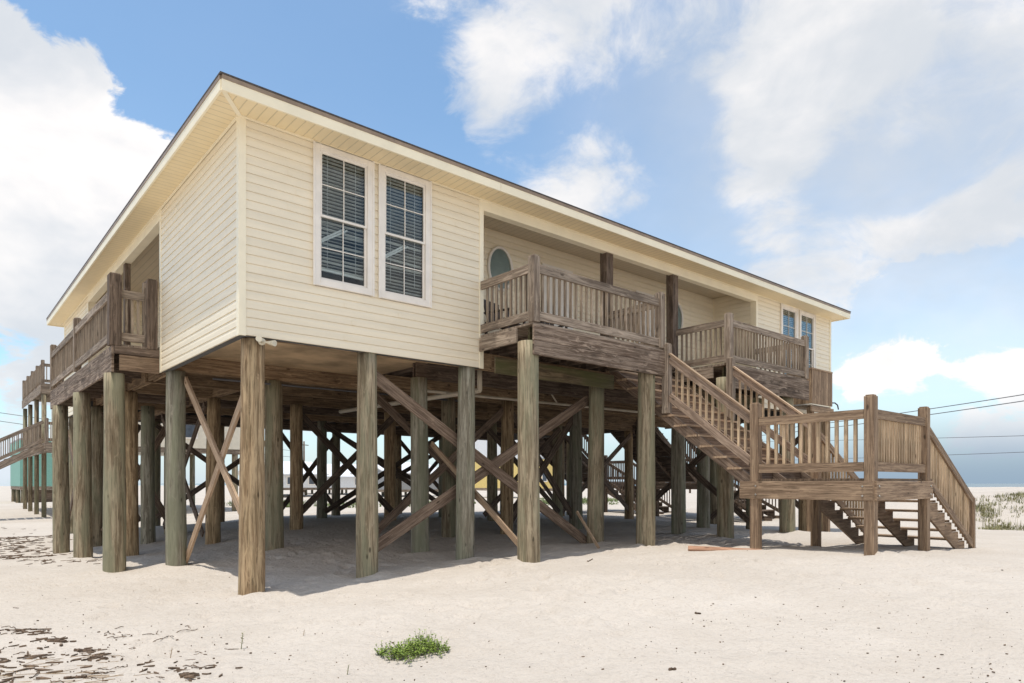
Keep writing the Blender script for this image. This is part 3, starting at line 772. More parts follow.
# ------------------------------------------------------------------ staircase
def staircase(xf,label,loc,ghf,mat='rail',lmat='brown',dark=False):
    st=empty('staircase',loc,label=label,cat='staircase',group='timber staircases up to the porches')
    x0,x1=10.5,12.66
    yT,yL=9.28,5.95; zL=1.57; zT=3.99
    slope=(zT-zL)/(yT-yL)
    # upper flight
    n=12
    for i in range(1,n):
        yy=yL+(yT-yL)*i/n; z=zL+(zT-zL)*i/n
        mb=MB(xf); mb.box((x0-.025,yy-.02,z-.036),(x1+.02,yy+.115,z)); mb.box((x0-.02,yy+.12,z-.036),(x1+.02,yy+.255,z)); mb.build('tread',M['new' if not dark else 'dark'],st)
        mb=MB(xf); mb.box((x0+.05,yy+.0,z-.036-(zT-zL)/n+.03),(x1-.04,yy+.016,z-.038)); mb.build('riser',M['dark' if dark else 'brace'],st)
    for xx in (x0+.025,(x0+x1)/2,x1-.02):
        mb=MB(xf); c=.145
        mb.board((xx,yL-.0,zL-.14),(xx,yT,zT-.14),.20,.04,(0,0,1)); mb.build('stringer',M['dark' if dark else 'brace'],st,bevel=.004)
    yp=7.76; zp=zL+slope*(yp-yL)
    for xx in (x0+.0,x1+.03):
        mb=MB(xf); post(mb,xx,yp,zp-.08,4.12); mb.build('post',M[mat],st,bevel=.006)
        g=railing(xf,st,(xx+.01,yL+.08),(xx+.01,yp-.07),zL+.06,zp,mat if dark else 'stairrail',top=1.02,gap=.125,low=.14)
        # cap strip, its top catching the light
        mb=MB(xf); mb.board((xx,yp-.07,zp+1.035),(xx,yL+.08,zL+1.095),.085,.03,(1,0,0)); mb.build('handrail',M['new'] if not dark else M['dark'],st)
    
    # landing
    ld=deck_floor(xf,x0,x1,4.12,yL+.02,zL-.036,'x','landing',lmat,st)
    rim(xf,ld,(x0-.075,yL+.25),(x0-.075,4.06),zL-.33,zL-.04,lmat,split=False)
    rim(xf,ld,(x0-.05,4.035),(x1+.1,4.035),zL-.33,zL-.04,lmat,split=False)
    rim(xf,ld,(x1+.06,4.06),(x1+.06,yL+.1),zL-.33,zL-.04,lmat,split=False); rim(xf,ld,(x0-.05,yL+.08),(x1+.06,yL+.08),zL-.33,zL-.04,lmat,split=False)
    if not dark: bolts(xf,ld,[(x0+.02,4.015,zL-.12),(x0+.02,4.015,zL-.26),(x1-.02,4.015,zL-.12),(x1-.02,4.015,zL-.26)],(0,-1,0)); bolts(xf,ld,[(x0-.095,4.2,zL-.12),(x0-.095,4.2,zL-.26),(x0-.095,5.9,zL-.12),(x0-.095,5.9,zL-.26)],(-1,0,0))
    for i in range(1,5):
        mb=MB(xf); xx=x0+(x1-x0)*i/5; mb.box((xx-.019,4.07,zL-.3),(xx+.019,yL+.05,zL-.04)); mb.build('joist',M[lmat],ld)
    for (x,y,t) in ((x0,yL,2.84),(x0,4.12,2.80),(x1,4.12,2.78),(x1,yL,2.78)):
        w=MB(xf); g=ghf(x,y)
        post(w,x,y,g-.3,t,.145); w.build('post',M[lmat],st,bevel=.006)
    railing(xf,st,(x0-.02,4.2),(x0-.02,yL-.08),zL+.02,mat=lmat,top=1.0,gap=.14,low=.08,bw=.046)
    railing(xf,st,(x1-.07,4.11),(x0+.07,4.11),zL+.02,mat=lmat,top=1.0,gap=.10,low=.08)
    # lower flight runs off the end of the landing
    xE=15.2; zE=.26; n=7
    s2=(zL-zE)/(xE-x1)
    for i in range(1,n):
        xx=x1+(xE-x1)*i/n; z=zL-(zL-zE)*i/n
        mb=MB(xf); mb.box((xx-.22,4.2,z-.038),(xx+.09,yL-.06,z)); mb.build('tread',M[lmat],st)
    for yy in (4.17,5.03,yL-.0):
        mb=MB(xf); run=(xE-x1)/n; rs=(zL-zE)/n; up=[]
        for i in range(n):
            xa=x1+run*i+.03; z=zL-rs*(i+1)-.04
            up+= [(xa,yy-.02,z+rs*.75 if i==0 else zL-rs*i-.04),(xa,yy-.02,z)]
        P=up+[(xE+.02,yy-.02,zL-rs*n-.04),(xE+.02,yy-.02,zE-.30),(xE-.12,yy-.02,zE-.30),(x1+.03,yy-.02,zL-.52)]
        mb.prism(P,(0,.04,0)); mb.build('stringer',M[lmat],st)
    for yy in (4.12,yL):
        gz=ghf(xE,yy)
        mb=MB(xf); post(mb,xE,yy,gz-.3,zE+.98,.10); mb.build('post',M[lmat],st,bevel=.006)
        railing(xf,st,(xE-.04,yy),(x1+.07,yy),zE-.03,zL-.08,lmat,top=1.02,gap=.135,low=.02,w=.13)
    return st
staircase(None,'weathered timber staircase with square landing rising to the front porch',(11.6,6,.3),lambda x,y:hz(x,y))
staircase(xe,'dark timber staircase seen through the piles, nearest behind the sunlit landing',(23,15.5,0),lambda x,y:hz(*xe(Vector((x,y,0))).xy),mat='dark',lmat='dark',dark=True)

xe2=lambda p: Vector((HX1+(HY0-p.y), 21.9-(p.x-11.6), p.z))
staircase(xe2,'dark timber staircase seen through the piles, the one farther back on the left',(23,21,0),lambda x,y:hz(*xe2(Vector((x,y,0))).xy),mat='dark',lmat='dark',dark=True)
# ------------------------------------------------------------------ chairs on the porch
def patio_chair(x,y,rz,label):
    c=empty('patio_chair',(x,y,4.022),label=label,cat='chair',group='dark chairs on the front balconies')
    def xf(p): 
        cs,sn=math.cos(rz),math.sin(rz); return Vector((x+p.x*cs-p.y*sn,y+p.x*sn+p.y*cs,p.z+4.022))
    mb=MB(xf); 
    for k in range(5): mb.box((-.25,-.24+k*.1,.40),(.25,-.155+k*.1,.42))
    mb.build('seat',M['chair'],c)
    mb=MB(xf)
    for k in range(5): mb.board((-.2+k*.1,.24,.42),(-.2+k*.1,.36,.86),.085,.02,(1,0,0))
    mb.board((-.25,.36,.86),(.25,.36,.86),.06,.03,(0,0,1)); mb.build('backrest',M['chair'],c)
    for sx in (-1,1):
        for (ya,za) in ((-.22,.60),(.26,.45)):
            mb=MB(xf); mb.box((sx*.27-.02,ya-.02,0),(sx*.27+.02,ya+.02,za)); mb.build('leg',M['chair'],c)
        mb=MB(xf); mb.box((sx*.27-.04,-.28,.60),(sx*.27+.04,.30,.625)); mb.build('armrest',M['chair'],c)
patio_chair(8.1,9.6,R(15),'dark slatted chair behind the railing, nearest the first oval window')
patio_chair(9.3,9.7,R(-20),'dark slatted chair behind the railing, nearer the two porch posts')

# ------------------------------------------------------------------ neighbours
def far_window(x0,x1,z0,z1,y,parent,axis='y',sgn=-1):
    f=MB(); g=MB(); t=.05
    def bx(mb,a,b,d0,d1,c0,c1):
        if axis=='y': mb.box((a,y+sgn*d0,c0),(b,y+sgn*d1,c1))
        else: mb.box((y+sgn*d0,a,c0),(y+sgn*d1,b,c1))
    for (a,b,c0,c1) in ((x0,x0+.08,z0,z1),(x1-.08,x1,z0,z1),(x0+.08,x1-.08,z1-.08,z1),(x0+.08,x1-.08,z0,z0+.08)): bx(f,a,b,.0,.06,c0,c1)
    fo=f.build('window',M['white'],parent); bx(g,x0+.07,x1-.07,.005,.02,z0+.07,z1-.07); g.build('pane',M['farpane'],fo)
def block(mb,x0,x1,y0,y1,z0,z1): mb.box((x0,y0,z0),(x1,y1,z1))
def gable_house(name,label,x0,x1,y0,y1,zb,zt,wall,roof,rise,ridge='x',wins=(),piles=True,group=None,stripes=None,ov=.5):
    h=empty(name,((x0+x1)/2,(y0+y1)/2,0),label=label,cat='house',group=group)
    mb=MB(); block(mb,x0,x1,y0,y1,zb,zt)
    if ridge=='x':
        ym=(y0+y1)/2
        for xx in (x0,x1-.1): mb.prism([(xx,y0,zt),(xx,y1,zt),(xx,ym,zt+rise)],(.1,0,0))
    else:
        xm=(x0+x1)/2
        for yy in (y0,y1-.1): mb.prism([(x0,yy,zt),(x1,yy,zt),(xm,yy,zt+rise)],(0,.1,0))
    mb.build('wall',M[wall],h)
    mb=MB(); th=.12
    if ridge=='x':
        ym=(y0+y1)/2; s_=rise/(ym-y0)
        for sg,ye in ((-1,y0-ov),(1,y1+ov)):
            mb.prism([(x0-ov,ye,zt-ov*s_+.02),(x1+ov,ye,zt-ov*s_+.02),(x1+ov,ym,zt+rise+.02),(x0-ov,ym,zt+rise+.02)],(0,0,th))
    else:
        xm=(x0+x1)/2; s_=rise/(xm-x0)
        for xe_ in (x0-ov,x1+ov):
            mb.prism([(xe_,y0-ov,zt-ov*s_+.02),(xe_,y1+ov,zt-ov*s_+.02),(xm,y1+ov,zt+rise+.02),(xm,y0-ov,zt+rise+.02)],(0,0,th))
    mb.build('roof',M[roof],h)
    if piles:
        nx=max(2,int((x1-x0)/2.6)+1); ny=max(2,int((y1-y0)/3.6)+1)
        for i in range(nx):
            for j in range(ny):
                px_=x0+.2+(x1-x0-.4)*i/(nx-1); py_=y0+.2+(y1-y0-.4)*j/(ny-1)
                mb=MB(); mb.cyl((px_,py_,hz(px_,py_)-.4),(px_,py_,zb),.16,.15,10); mb.build('pile',M['pile'],h)
        mb=MB(); mb.box((x0,y0+.02,zb-.26),(x1,y0+.1,zb-.003)); mb.box((x0+.02,y0+.1,zb-.26),(x0+.1,y1,zb-.003)); mb.build('beam',M['rail'],h)
    for w in wins: far_window(*w[:4],w[4],h,*(w[5:]))
    return h
# nearest neighbour: cream, on piles, two decks and outside steps
nb=gable_house('beach_house','cream house on tall piles with two stacked decks, left beyond the near house',5.4,12.3,36.2,48,3.25,6.9,'creamwall','greyroof',1.6,'y',
   wins=[(9.2,10.2,3.7,5.4,36.2),(6.0,6.9,4.2,5.6,36.2),(39,40.2,4.3,5.8,5.4,'x',-1)])
for (z,y0,y1,nm) in ((6.1,38.0,46.5,0),(3.3,36.6,46.5,1)):
    dk=deck_floor(None,3.9,5.4,y0,y1,z,'y','deck','rail',nb)
    rim(None,dk,(3.88,y0),(3.88,y1),z-.45,z-.01); rim(None,dk,(3.9,y0),(5.4,y0),z-.45,z-.01)
    mb=MB()
    for yy in np.linspace(y0+.08,y1-.08,5): mb=MB(); post(mb,3.95,yy,z+.04,z+1.12); mb.build('post',M['rail'],dk)
    if nm==0: railing(None,dk,(3.92,y1),(3.92,y0),z+.04,gap=.15)
    else: railing(None,dk,(3.92,y1),(3.92,y0+2.4),z+.04,gap=.15)
    railing(None,dk,(3.95,y0+.03),(5.4,y0+.03),z+.04,gap=.15)
for yy in (38.1,41,43.8,46.4):
    mb=MB(); mb.cyl((4.0,yy,hz(4,yy)-.3),(4.0,yy,5.65),.10,.10,12); mb.build('pile',M['pile'],nb)
for xx in (1.9,):
    mb=MB(); post(mb,1.6,36.9,-.6,2.2); post(mb,1.6,38.0,-.6,2.2); mb.build('post',M['brown'],nb)
for yy in (36.9,38.2):
    railing(None,nb,(3.85,yy),(-1.6,yy),3.34,.2,mat='rail',top=1.0,gap=.16)
    mb=MB(); mb.board((3.85,yy,3.15),(-1.6,yy,0),.28,.05,(0,0,1)); mb.build('stringer',M['rail'],nb)
mb=MB()
for i in range(1,18):
    f=i/18; mb.box((3.85-5.45*f-.14,36.95,3.3-3.3*f-.04),(3.85-5.45*f+.14,38.15,3.3-3.3*f))
mb.build('tread',M['rail'],nb)
# teal house farther left
p=at(20,54); q=at(118,62)
gable_house('teal_house','teal house on short dark stilts seen beyond the left deck piles',p.x*62/p.y,q.x*62/q.y,62,70,1.25,4.7,'teal','greyroof',.02,'x',wins=[],ov=0)
th=[o for o in COL.objects if o.name.startswith('teal_house')][-1]; mb=MB(); mb.box((p.x*62/p.y+.3,62.5,-.2),(q.x*62/q.y,62.6,.98)); mb.build('skirt',M['dark'],th)
# far row seen under the house
def far_at(px0,px1,y):
    a=ray(px0); b=ray(px1); return a[0]*y/a[1], b[0]*y/b[1]
x0,x1=far_at(262,302,70); gable_house('beach_house','small white house with pale roof seen between the corner piles',x0+.5,x1+2.4,70,78,1.0,2.5,'whitewall','whiteroof',1.3,'x',wins=[(x0+1,x0+1.8,1.3,2.2,70),(x0+2.6,x0+3.4,1.3,2.2,70),(x0+5,x0+5.8,1.3,2.2,70)],group=None)
x0,x1=far_at(318,372,80); gable_house('beach_house','wide white house with pale roof, second in the far row',x0,x0+8,80,88,.9,2.4,'whitewall','whiteroof',1.5,'x',wins=[(x0+1.5,x0+2.4,1.2,2.2,80),(x0+5,x0+6,1.2,2.2,80)])
x0,x1=far_at(388,440,62); gable_house('beach_house','grey house with low pale roof seen behind the long cross brace',x0,x1,62,69,.8,2.6,'greywall','whiteroof',1.1,'x',wins=[(x0+2.6,x0+3.2,1.4,2.2,62)])
x0,x1=far_at(536,559,46); gable_house('beach_house','yellow and white two storey house seen under the porch',x0,x1,46,56,1.0,3.7,'yellow','greyroof',.02,'x',wins=[(x0+.7,x0+1.4,1.6,2.9,46)],piles=True,ov=0)
h2=[o for o in COL.objects if o.name.startswith('beach_house')][-1]
mb=MB(); mb.box((x0,46.05,3.85),(x1,55.9,6.4)); mb.build('upper_wall',M['whitewall'],h2)
for k in range(1): far_window(x0+.5,x0+1.8,4.6,5.9,46.05,h2)
# utility poles and wires
def utility_pole(v,h,label):
    g=hz(v[0],v[1]); o=empty('utility_pole',(v[0],v[1],g),label=label,cat='utility pole',group='wooden utility poles')
    mb=MB(); mb.cyl((v[0],v[1],g-.5),(v[0],v[1],g+h),.16,.11,12); mb.build('shaft',M['dark'],o)
    mb=MB(); mb.board((v[0]-.9,v[1]-.6,g+h-.5),(v[0]+.9,v[1]+.6,g+h-.5),.11,.09,(0,0,1)); mb.build('crossarm',M['dark'],o)
    return g+h
A=at(690,100); B=at(1150,39); Cc=at(304,95); Dd=at(-60,60)
utility_pole(A,7.9,'utility pole standing far behind the right end of the house'); utility_pole(B,8.0,'utility pole standing on the dune right of the steps')
utility_pole(Cc,7.2,'thin utility pole seen between piles in front of white houses'); utility_pole(Dd,6.5,'utility pole by the stairs of the left neighbour')
def wire(a,b,sag,label,r=.018):
    mb=MB(); n=24; a=Vector(a); b=Vector(b); pr=None
    for i in range(n+1):
        f=i/n; p=a.lerp(b,f)+Vector((0,0,-4*sag*f*(1-f)))
        if pr is not None: mb.cyl(pr,p,r,r,6,1,caps=False)
        pr=p
    tag(mb.build('power_line',M['cable'],None),label,'power line','overhead power lines')
zA=lambda d,py: EYE+(483-py)*d/FPX
wire((B.x,B.y,zA(39,374)),(A.x,A.y,zA(100,437)),.5,'upper of the paired thick wires crossing the sky right of the landing',.03)
wire((B.x,B.y+.4,zA(39,382)),(A.x,A.y+.4,zA(100,441)),.5,'lower of the paired thick wires crossing the sky right of the landing',.03)
wire((B.x,B.y,zA(39,432)),(A.x,A.y,zA(100,442)),.15,'thin nearly level wire below the paired thick wires',.018)
wire((B.x,B.y,zA(39,447)),(A.x,A.y,zA(100,462)),.15,'lowest thin wire just above the dune horizon',.018)
wire((Dd.x,Dd.y,zA(60,404)),(Cc.x,Cc.y,zA(95,452)),.2,'higher thin wire in the sky at the left neighbour',.025)
wire((Dd.x,Dd.y+.3,zA(60,412)),(Cc.x,Cc.y+.3,zA(95,458)),.3,'lower thin wire in the sky at the left neighbour',.025)

# ------------------------------------------------------------------ plants and litter
def blades(mb,cx,cy,n,rad,h,rr,wd=.006,lean=.35):
    for _ in range(n):
        a=rr.uniform(0,6.283); r=rad*math.sqrt(rr.random()); x=cx+r*math.cos(a); y=cy+r*math.sin(a)
        z=hz(x,y) if rad>1 else HZ[0]
        b=rr.uniform(0,6.283); l=rr.uniform(0,lean)*h; hh=h*rr.uniform(.5,1.1); w=wd
        dx,dy=math.cos(b),math.sin(b); t=rr.random()
        p0=(x-dy*w,y+dx*w,z-.02); p1=(x+dy*w,y-dx*w,z-.02)
        m0=(x+dx*l*.35-dy*w*.8,y+dy*l*.35+dx*w*.8,z+hh*.6); m1=(x+dx*l*.35+dy*w*.8,y+dy*l*.35-dx*w*.8,z+hh*.6)
        e=(x+dx*l,y+dy*l,z+hh)
        i=mb.addv([p0,p1,m1,m0,e],t); mb.face((i,i+1,i+2,i+3),[(0,0)]*4); mb.face((i+3,i+2,i+4),[(0,0)]*3)
HZ=[0]
rr=random.Random(11)
g=MB()
for _ in range(240):
    px=rr.gauss(1010,30); 
    if px<955: px=rr.uniform(975,1060)
    cl=[(985,24.5,9),(1000,22,12),(1018,21,14),(1035,24,16),(992,20.6,7),(1012,25.5,20),(1060,22,18)][rr.randrange(7)]
    px=max(974,rr.gauss(cl[0],cl[2]*.55)); d=max(19.8,rr.gauss(cl[1],.5)); p=at(px,d); HZ[0]=hz(p.x,p.y); blades(g,p.x,p.y,rr.randint(8,22),.25,rr.uniform(.05,.2),rr,.011,1.2)
for _ in range(16):   # seed stalks
    p=at(rr.uniform(985,1060),rr.uniform(20,24)); HZ[0]=hz(p.x,p.y); blades(g,p.x,p.y,3,.12,rr.uniform(.4,.7),rr,.007,.2)
tag(g.build('dune_grass',M['grass'],None,recalc=False),'sparse pale green dune grass on the sand ridge at right','grass',kind='stuff')
def leafblob(mb,c,rx,rz_,n,rr,s=.05):
    for _ in range(n):
        a=rr.uniform(0,6.283); b=rr.uniform(0,1); q=rr.random()**.5
        p=Vector((c[0]+rx*q*math.cos(a),c[1]+rx*q*math.sin(a),c[2]+rz_*b*math.sqrt(max(0,1-q*q*.8))))
        v=Vector((rr.gauss(0,1),rr.gauss(0,1),rr.gauss(0,1))).normalized(); w=v.orthogonal().normalized()
        i=mb.addv([p-v*s,p+w*s*.45,p+v*s,p-w*s*.45],rr.random()); mb.face((i,i+1,i+2,i+3),[(0,0)]*4)
g=MB()
for _ in range(150):
    px=rr.choice([rr.uniform(230,345),rr.uniform(345,470),rr.uniform(535,620),rr.uniform(760,860),rr.uniform(760,860)]); d=rr.uniform(38,52); p=at(px,d); HZ[0]=hz(p.x,p.y)
    blades(g,p.x,p.y,25,.6,rr.uniform(.15,.4),rr,.02); leafblob(g,(p.x,p.y,HZ[0]),.5,.3,50,rr,.07)
tag(g.build('ground_cover',M['bush'],None,recalc=False),'low green scrub on the sand behind the house','ground cover',kind='stuff')

# beach plant in the foreground
p=at(413,5.95); pz=hz(p.x,p.y)
bp=empty('beach_plant',(p.x,p.y,pz),label='low bright green creeping beach plant on bare sand in the foreground',cat='plant')
lf=MB(); sm=MB(); rr=random.Random(4)
e1=Vector((RT[0],RT[1],0)); e2=Vector((FW[0],FW[1],0))
for k in range(420):
    u=rr.gauss(0,1); 
    u=max(-1.9,min(1.9,u)); v=rr.gauss(0,.62)
    base=p+e1*(u*.155)+e2*(v*.20*(1.15-abs(u)*.35)+ .05*math.sin(u*2)); base.z=hz(base.x,base.y)
    h=rr.uniform(.04,.12)*(1.15-abs(u)*.3); tip=base+Vector((rr.uniform(-.05,.05),rr.uniform(-.05,.05),h))
    sm.cyl(base-Vector((0,0,.01)),tip,.0018,.0012,5,1,caps=False)
    for j in range(9):
        f=rr.uniform(.2,1); c=base.lerp(tip,f); a=rr.uniform(0,6.283); L=rr.uniform(.012,.026)
        dv=Vector((math.cos(a),math.sin(a),rr.uniform(-.1,.9))).normalized(); w=dv.cross(Vector((0,0,1))).normalized()*L*.32
        i=lf.addv([c,c+dv*L*.5+w,c+dv*L,c+dv*L*.5-w],min(1,max(0,rr.gauss(.4+f*.3,.25)))); lf.face((i,i+1,i+2,i+3),[(0,0)]*4)
lf.build('leaf',M['leaf'],bp,recalc=False)['kind']='stuff'; sm.build('stem',M['sprig'],bp)['kind']='stuff'
# small sprigs
def sprig(px,py,h,label,dry=False):
    d=1.47*FPX/(py-483); q=at(px,d); z=hz(q.x,q.y); q.z=z
    o=empty('beach_sprig',q,label=label,cat='sprig',group='lone sprigs in the foreground sand')
    mb=MB(); t=q+Vector((.02,.01,h)); mb.cyl(q-Vector((0,0,.02)),t,.004,.002,6); mb.build('stem',M['straw' if dry else 'sprig'],o)
    mb=MB()
    for k in range(14):
        c=q.lerp(t,.3+.7*k/13); a=k*2.4; L=h*.2; dv=Vector((math.cos(a),math.sin(a),.7)).normalized(); w=dv.cross(Vector((0,0,1))).normalized()*L*.2
        i=mb.addv([c,c+dv*L*.5+w,c+dv*L,c+dv*L*.5-w],.7); mb.face((i,i+1,i+2,i+3),[(0,0)]*4)
    mb.build('leaf',M['straw' if dry else 'grass'],o,recalc=False)
sprig(241,640,.15,'upright green sprig, tallest in the sand left of centre')
sprig(303,632,.06,'tiny dry sprig right of the tallest upright sprig',True)
sprig(170,648,.09,'thin dry sprig beside the dark drift pieces',True)
sprig(347,668,.07,'small pale sprig left of the green beach plant')
# drift pieces: each larger one a thing
def drift(px,py,L,w,ang,label,name='driftwood',mat='driftwood',t=.03,dz=0):
    d=1.45*FPX/(py-483); q=at(px,d); z=hz(q.x,q.y)
    d=(EYE-z)*FPX/(py-483); q=at(px,d); z=hz(q.x,q.y)+t*.35+dz
    a=YAW-math.pi/2+R(ang); dv=Vector((math.cos(a),math.sin(a),0)); rr=random.Random(int(px))
    mb=MB(); n=6; pr=None; nx=Vector((-dv.y,dv.x,0))
    for k in range(n):
        f0=k/n-.5; f1=(k+1)/n-.5
        A_=q+dv*L*f0+nx*(rr.uniform(-.2,.2)*w); A_=pr or Vector((A_.x,A_.y,z)); B_=q+dv*L*f1+nx*(rr.uniform(-.3,.3)*w); B_=Vector((B_.x,B_.y,hz(B_.x,B_.y)+t*.3))
        mb.cyl(A_,B_,w*.5*rr.uniform(.6,1),w*.5*rr.uniform(.4,1),7,rr.uniform(.7,1.1)); pr=B_
    return tag(mb.build(name,M[mat],None),label,'driftwood' if name=='driftwood' else 'stick','drift pieces on the sand')
drift(57,642,.20,.045,-8,'dark driftwood chunk, farther of the two in the left foreground')
drift(84,650,.22,.05,-12,'dark driftwood chunk, nearer of the two in the left foreground')
drift(30,631,.42,.016,8,'thin dark seaweed stalk lying at the left edge','driftwood')
drift(100,657,.20,.035,-30,'short dark driftwood bit touching the nearer chunk')
drift(36,655,.28,.015,30,'bent dark stalk below the farther driftwood chunk')
drift(16,609,.10,.012,-20,'short brown twig at the left edge above the driftwood','stick',t=.01)
drift(75,604,.12,.010,50,'pale brown twig lying alone above the driftwood','stick',t=.01)
drift(300,632,.10,.012,-30,'curled brown twig beside the tiny dry sprig','stick',t=.01)
drift(75,677,.16,.03,10,'flat brown driftwood piece at the bottom edge')
drift(590,562,.22,.02,60,'forked brown twig on lit sand before the deck pile','stick',t=.02)
drift(698,603+2,.05,.03,0,'small round brown seed pod right of centre','driftwood',t=.02)
drift(672,672-3,.05,.03,0,'small dark seed pod near the bottom edge','driftwood',t=.02)
drift(644,590-11,.06,.02,-40,'small dark leaf-shaped bark bit in the middle sand','driftwood',t=.02)
# scrap board lying near the landing, leaning stick
d=11.9; q=at(688,11.3); q2=at(762,11.0)
mb=MB(); za=hz(q.x,q.y); zb=hz(q2.x,q2.y)
mb.board((q.x,q.y,za+.045),(q2.x,q2.y,zb-.035),.12,.04,(0,1,.25),1.05)
tag(mb.build('scrap_board',M['redwood'],None,bevel=.004),'reddish scrap board half buried in sand before the landing','board')
mb=MB(); p0=at(599,12.7); p1=at(577,13.3); mb.board((p0.x,p0.y,hz(p0.x,p0.y)),(p1.x,p1.y,hz(p1.x,p1.y)+.65),.05,.03,(0,0,1),1)
tag(mb.build('loose_stick',M['new'],None),'thin pale batten leaning at the foot of the pile under the porch','stick')
# litter of seaweed and chips
rr=random.Random(21)
g=MB(); s2=MB()
def chip(mb,x,y,L,w,a=None,h=.006):
    z=hz(x,y); a=rr.uniform(0,6.283) if a is None else a; dv=Vector((math.cos(a),math.sin(a),rr.uniform(-.15,.15))); 
    c=Vector((x,y,z+.001)); nv=Vector((-dv.y,dv.x,rr.uniform(-.2,.2))); k=7
    mb.prism([c+dv*(L*.5*math.cos(6.283*j/k)*rr.uniform(.6,1.3))+nv*(w*.5*math.sin(6.283*j/k)*rr.uniform(.5,1.6)) for j in range(k)],(0,0,h),rr.uniform(.5,1.2))
def groundpt(px,py,zz=.0):
    d=(EYE-zz)*FPX/(py-483); q=at(px,d); z=hz(q.x,q.y); d=(EYE-z)*FPX/(py-483); return at(px,d),d
for _ in range(900):   # scattered specks
    px=rr.uniform(-30,1060); py=483+70+rr.random()**1.0*150
    q,d=groundpt(px,py); 
    L=.004+.022*rr.random()**4; chip(g,q.x,q.y,L,L*rr.uniform(.3,.7))
for (cx,cy,sx,sy,n,Lm) in ((15,548,38,7,330,.22),(10,537,30,5,80,.14),(60,560,40,4,50,.12),(50,655,60,16,40,.09),(96,654,18,4,24,.08),(55,641,16,2.5,20,.07),(20,633,36,2.5,26,.08),(6,672,22,9,26,.08),(175,668,50,10,26,.06),(185,676,12,4,26,.06),(130,650,120,22,90,.02),(60,505,30,3,30,.2),(150,520,30,3,20,.15)):
    for _ in range(n):
        px=rr.gauss(cx,sx*.6); py=rr.gauss(cy,sy*.6)
        if py<490: continue
        q,d=groundpt(px,py); a=YAW-math.pi/2+rr.gauss(.15,.6)
        L=Lm*rr.uniform(.2,1.6); chip(g,q.x,q.y,L,min(.028,L*rr.uniform(.08,.3)),a,.012)
for _ in range(60):
    px=rr.gauss(60,60); py=rr.uniform(655,690); q,d=groundpt(px,py); chip(s2,q.x,q.y,rr.uniform(.08,.3),.004,YAW-math.pi/2+rr.gauss(.5,.4),.004)
for _ in range(38):   # tangled stems along the wrack line
    px=rr.choice([rr.gauss(20,25),rr.gauss(60,35),rr.gauss(110,25),rr.gauss(180,25)]); py=rr.choice([rr.gauss(634,4),rr.gauss(650,8),rr.gauss(674,6)])
    q,d=groundpt(px,py); a=YAW-math.pi/2+rr.gauss(.2,.6); p_=None; L=rr.uniform(.02,.05)
    for k in range(rr.randint(3,8)):
        a+=rr.gauss(0,.45); n_=Vector((q.x+math.cos(a)*L,q.y+math.sin(a)*L,0)); n_.z=hz(n_.x,n_.y)+rr.uniform(.0,.018)
        if p_ is not None: g.cyl(p_,n_,rr.uniform(.002,.006),rr.uniform(.002,.005),5,rr.uniform(.5,1.2),caps=False)
        p_=n_; q=n_
tag(g.build('sea_litter',M['debris'],None),'scattered dark seaweed bits and bark chips on the sand','litter',kind='stuff')
tag(s2.build('dry_straw',M['straw'],None),'thin dry grass straws lying at the bottom left','straw',kind='stuff')
# light flecks: sun spills between deck boards come from the real gaps

# ------------------------------------------------------------------ camera, light, sky
cam=bpy.data.cameras.new('camera'); co=bpy.data.objects.new('camera',cam); COL.objects.link(co); scene.camera=co
cam.sensor_width=36; cam.lens=FPX/1024*36; cam.shift_y=(483-341.5)/1024; cam.clip_start=.05; cam.clip_end=6000
co.location=(0,0,EYE); co.rotation_euler=(R(90),0,YAW-math.pi/2)

trav=Vector((1.08,.15,-6.4)).normalized(); tosun=-trav
el=math.asin(tosun.z); az=math.atan2(tosun.x,tosun.y)
sl=bpy.data.lights.new('sun','SUN'); sl.energy=2.6; sl.angle=R(.53); sl.color=(1,.935,.83)
so=bpy.data.objects.new('sun',sl); COL.objects.link(so); so.rotation_euler=trav.to_track_quat('-Z','Y').to_euler(); so.location=(0,0,30)

w=bpy.data.worlds.new('World'); scene.world=w; w.use_nodes=True; nt=w.node_tree
for n in list(nt.nodes): nt.nodes.remove(n)
out=N(nt,'ShaderNodeOutputWorld'); tc=N(nt,'ShaderNodeTexCoord').outputs['Generated']
sky=N(nt,'ShaderNodeTexSky'); sky.sky_type='NISHITA'; sky.sun_disc=False; sky.sun_elevation=el; sky.sun_rotation=az
sky.air_density=1.0; sky.dust_density=.7; sky.ozone_density=1.2; sky.altitude=0
bg=N(nt,'ShaderNodeBackground'); bg.inputs['Strength'].default_value=.13; nt.links.new(mixc(nt,1.0,sky.outputs[0],(.93,1.07,1.06),'MULTIPLY'),bg.inputs[0])
def direc(px,py):
    k=(px-512)/FPX; v=Vector((FW[0]+k*RT[0],FW[1]+k*RT[1],(483-py)/FPX)); L=v.length; return v/L, L
nrm=N(nt,'ShaderNodeVectorMath',operation='NORMALIZE'); nt.links.new(tc,nrm.inputs[0]); D=nrm.outputs[0]
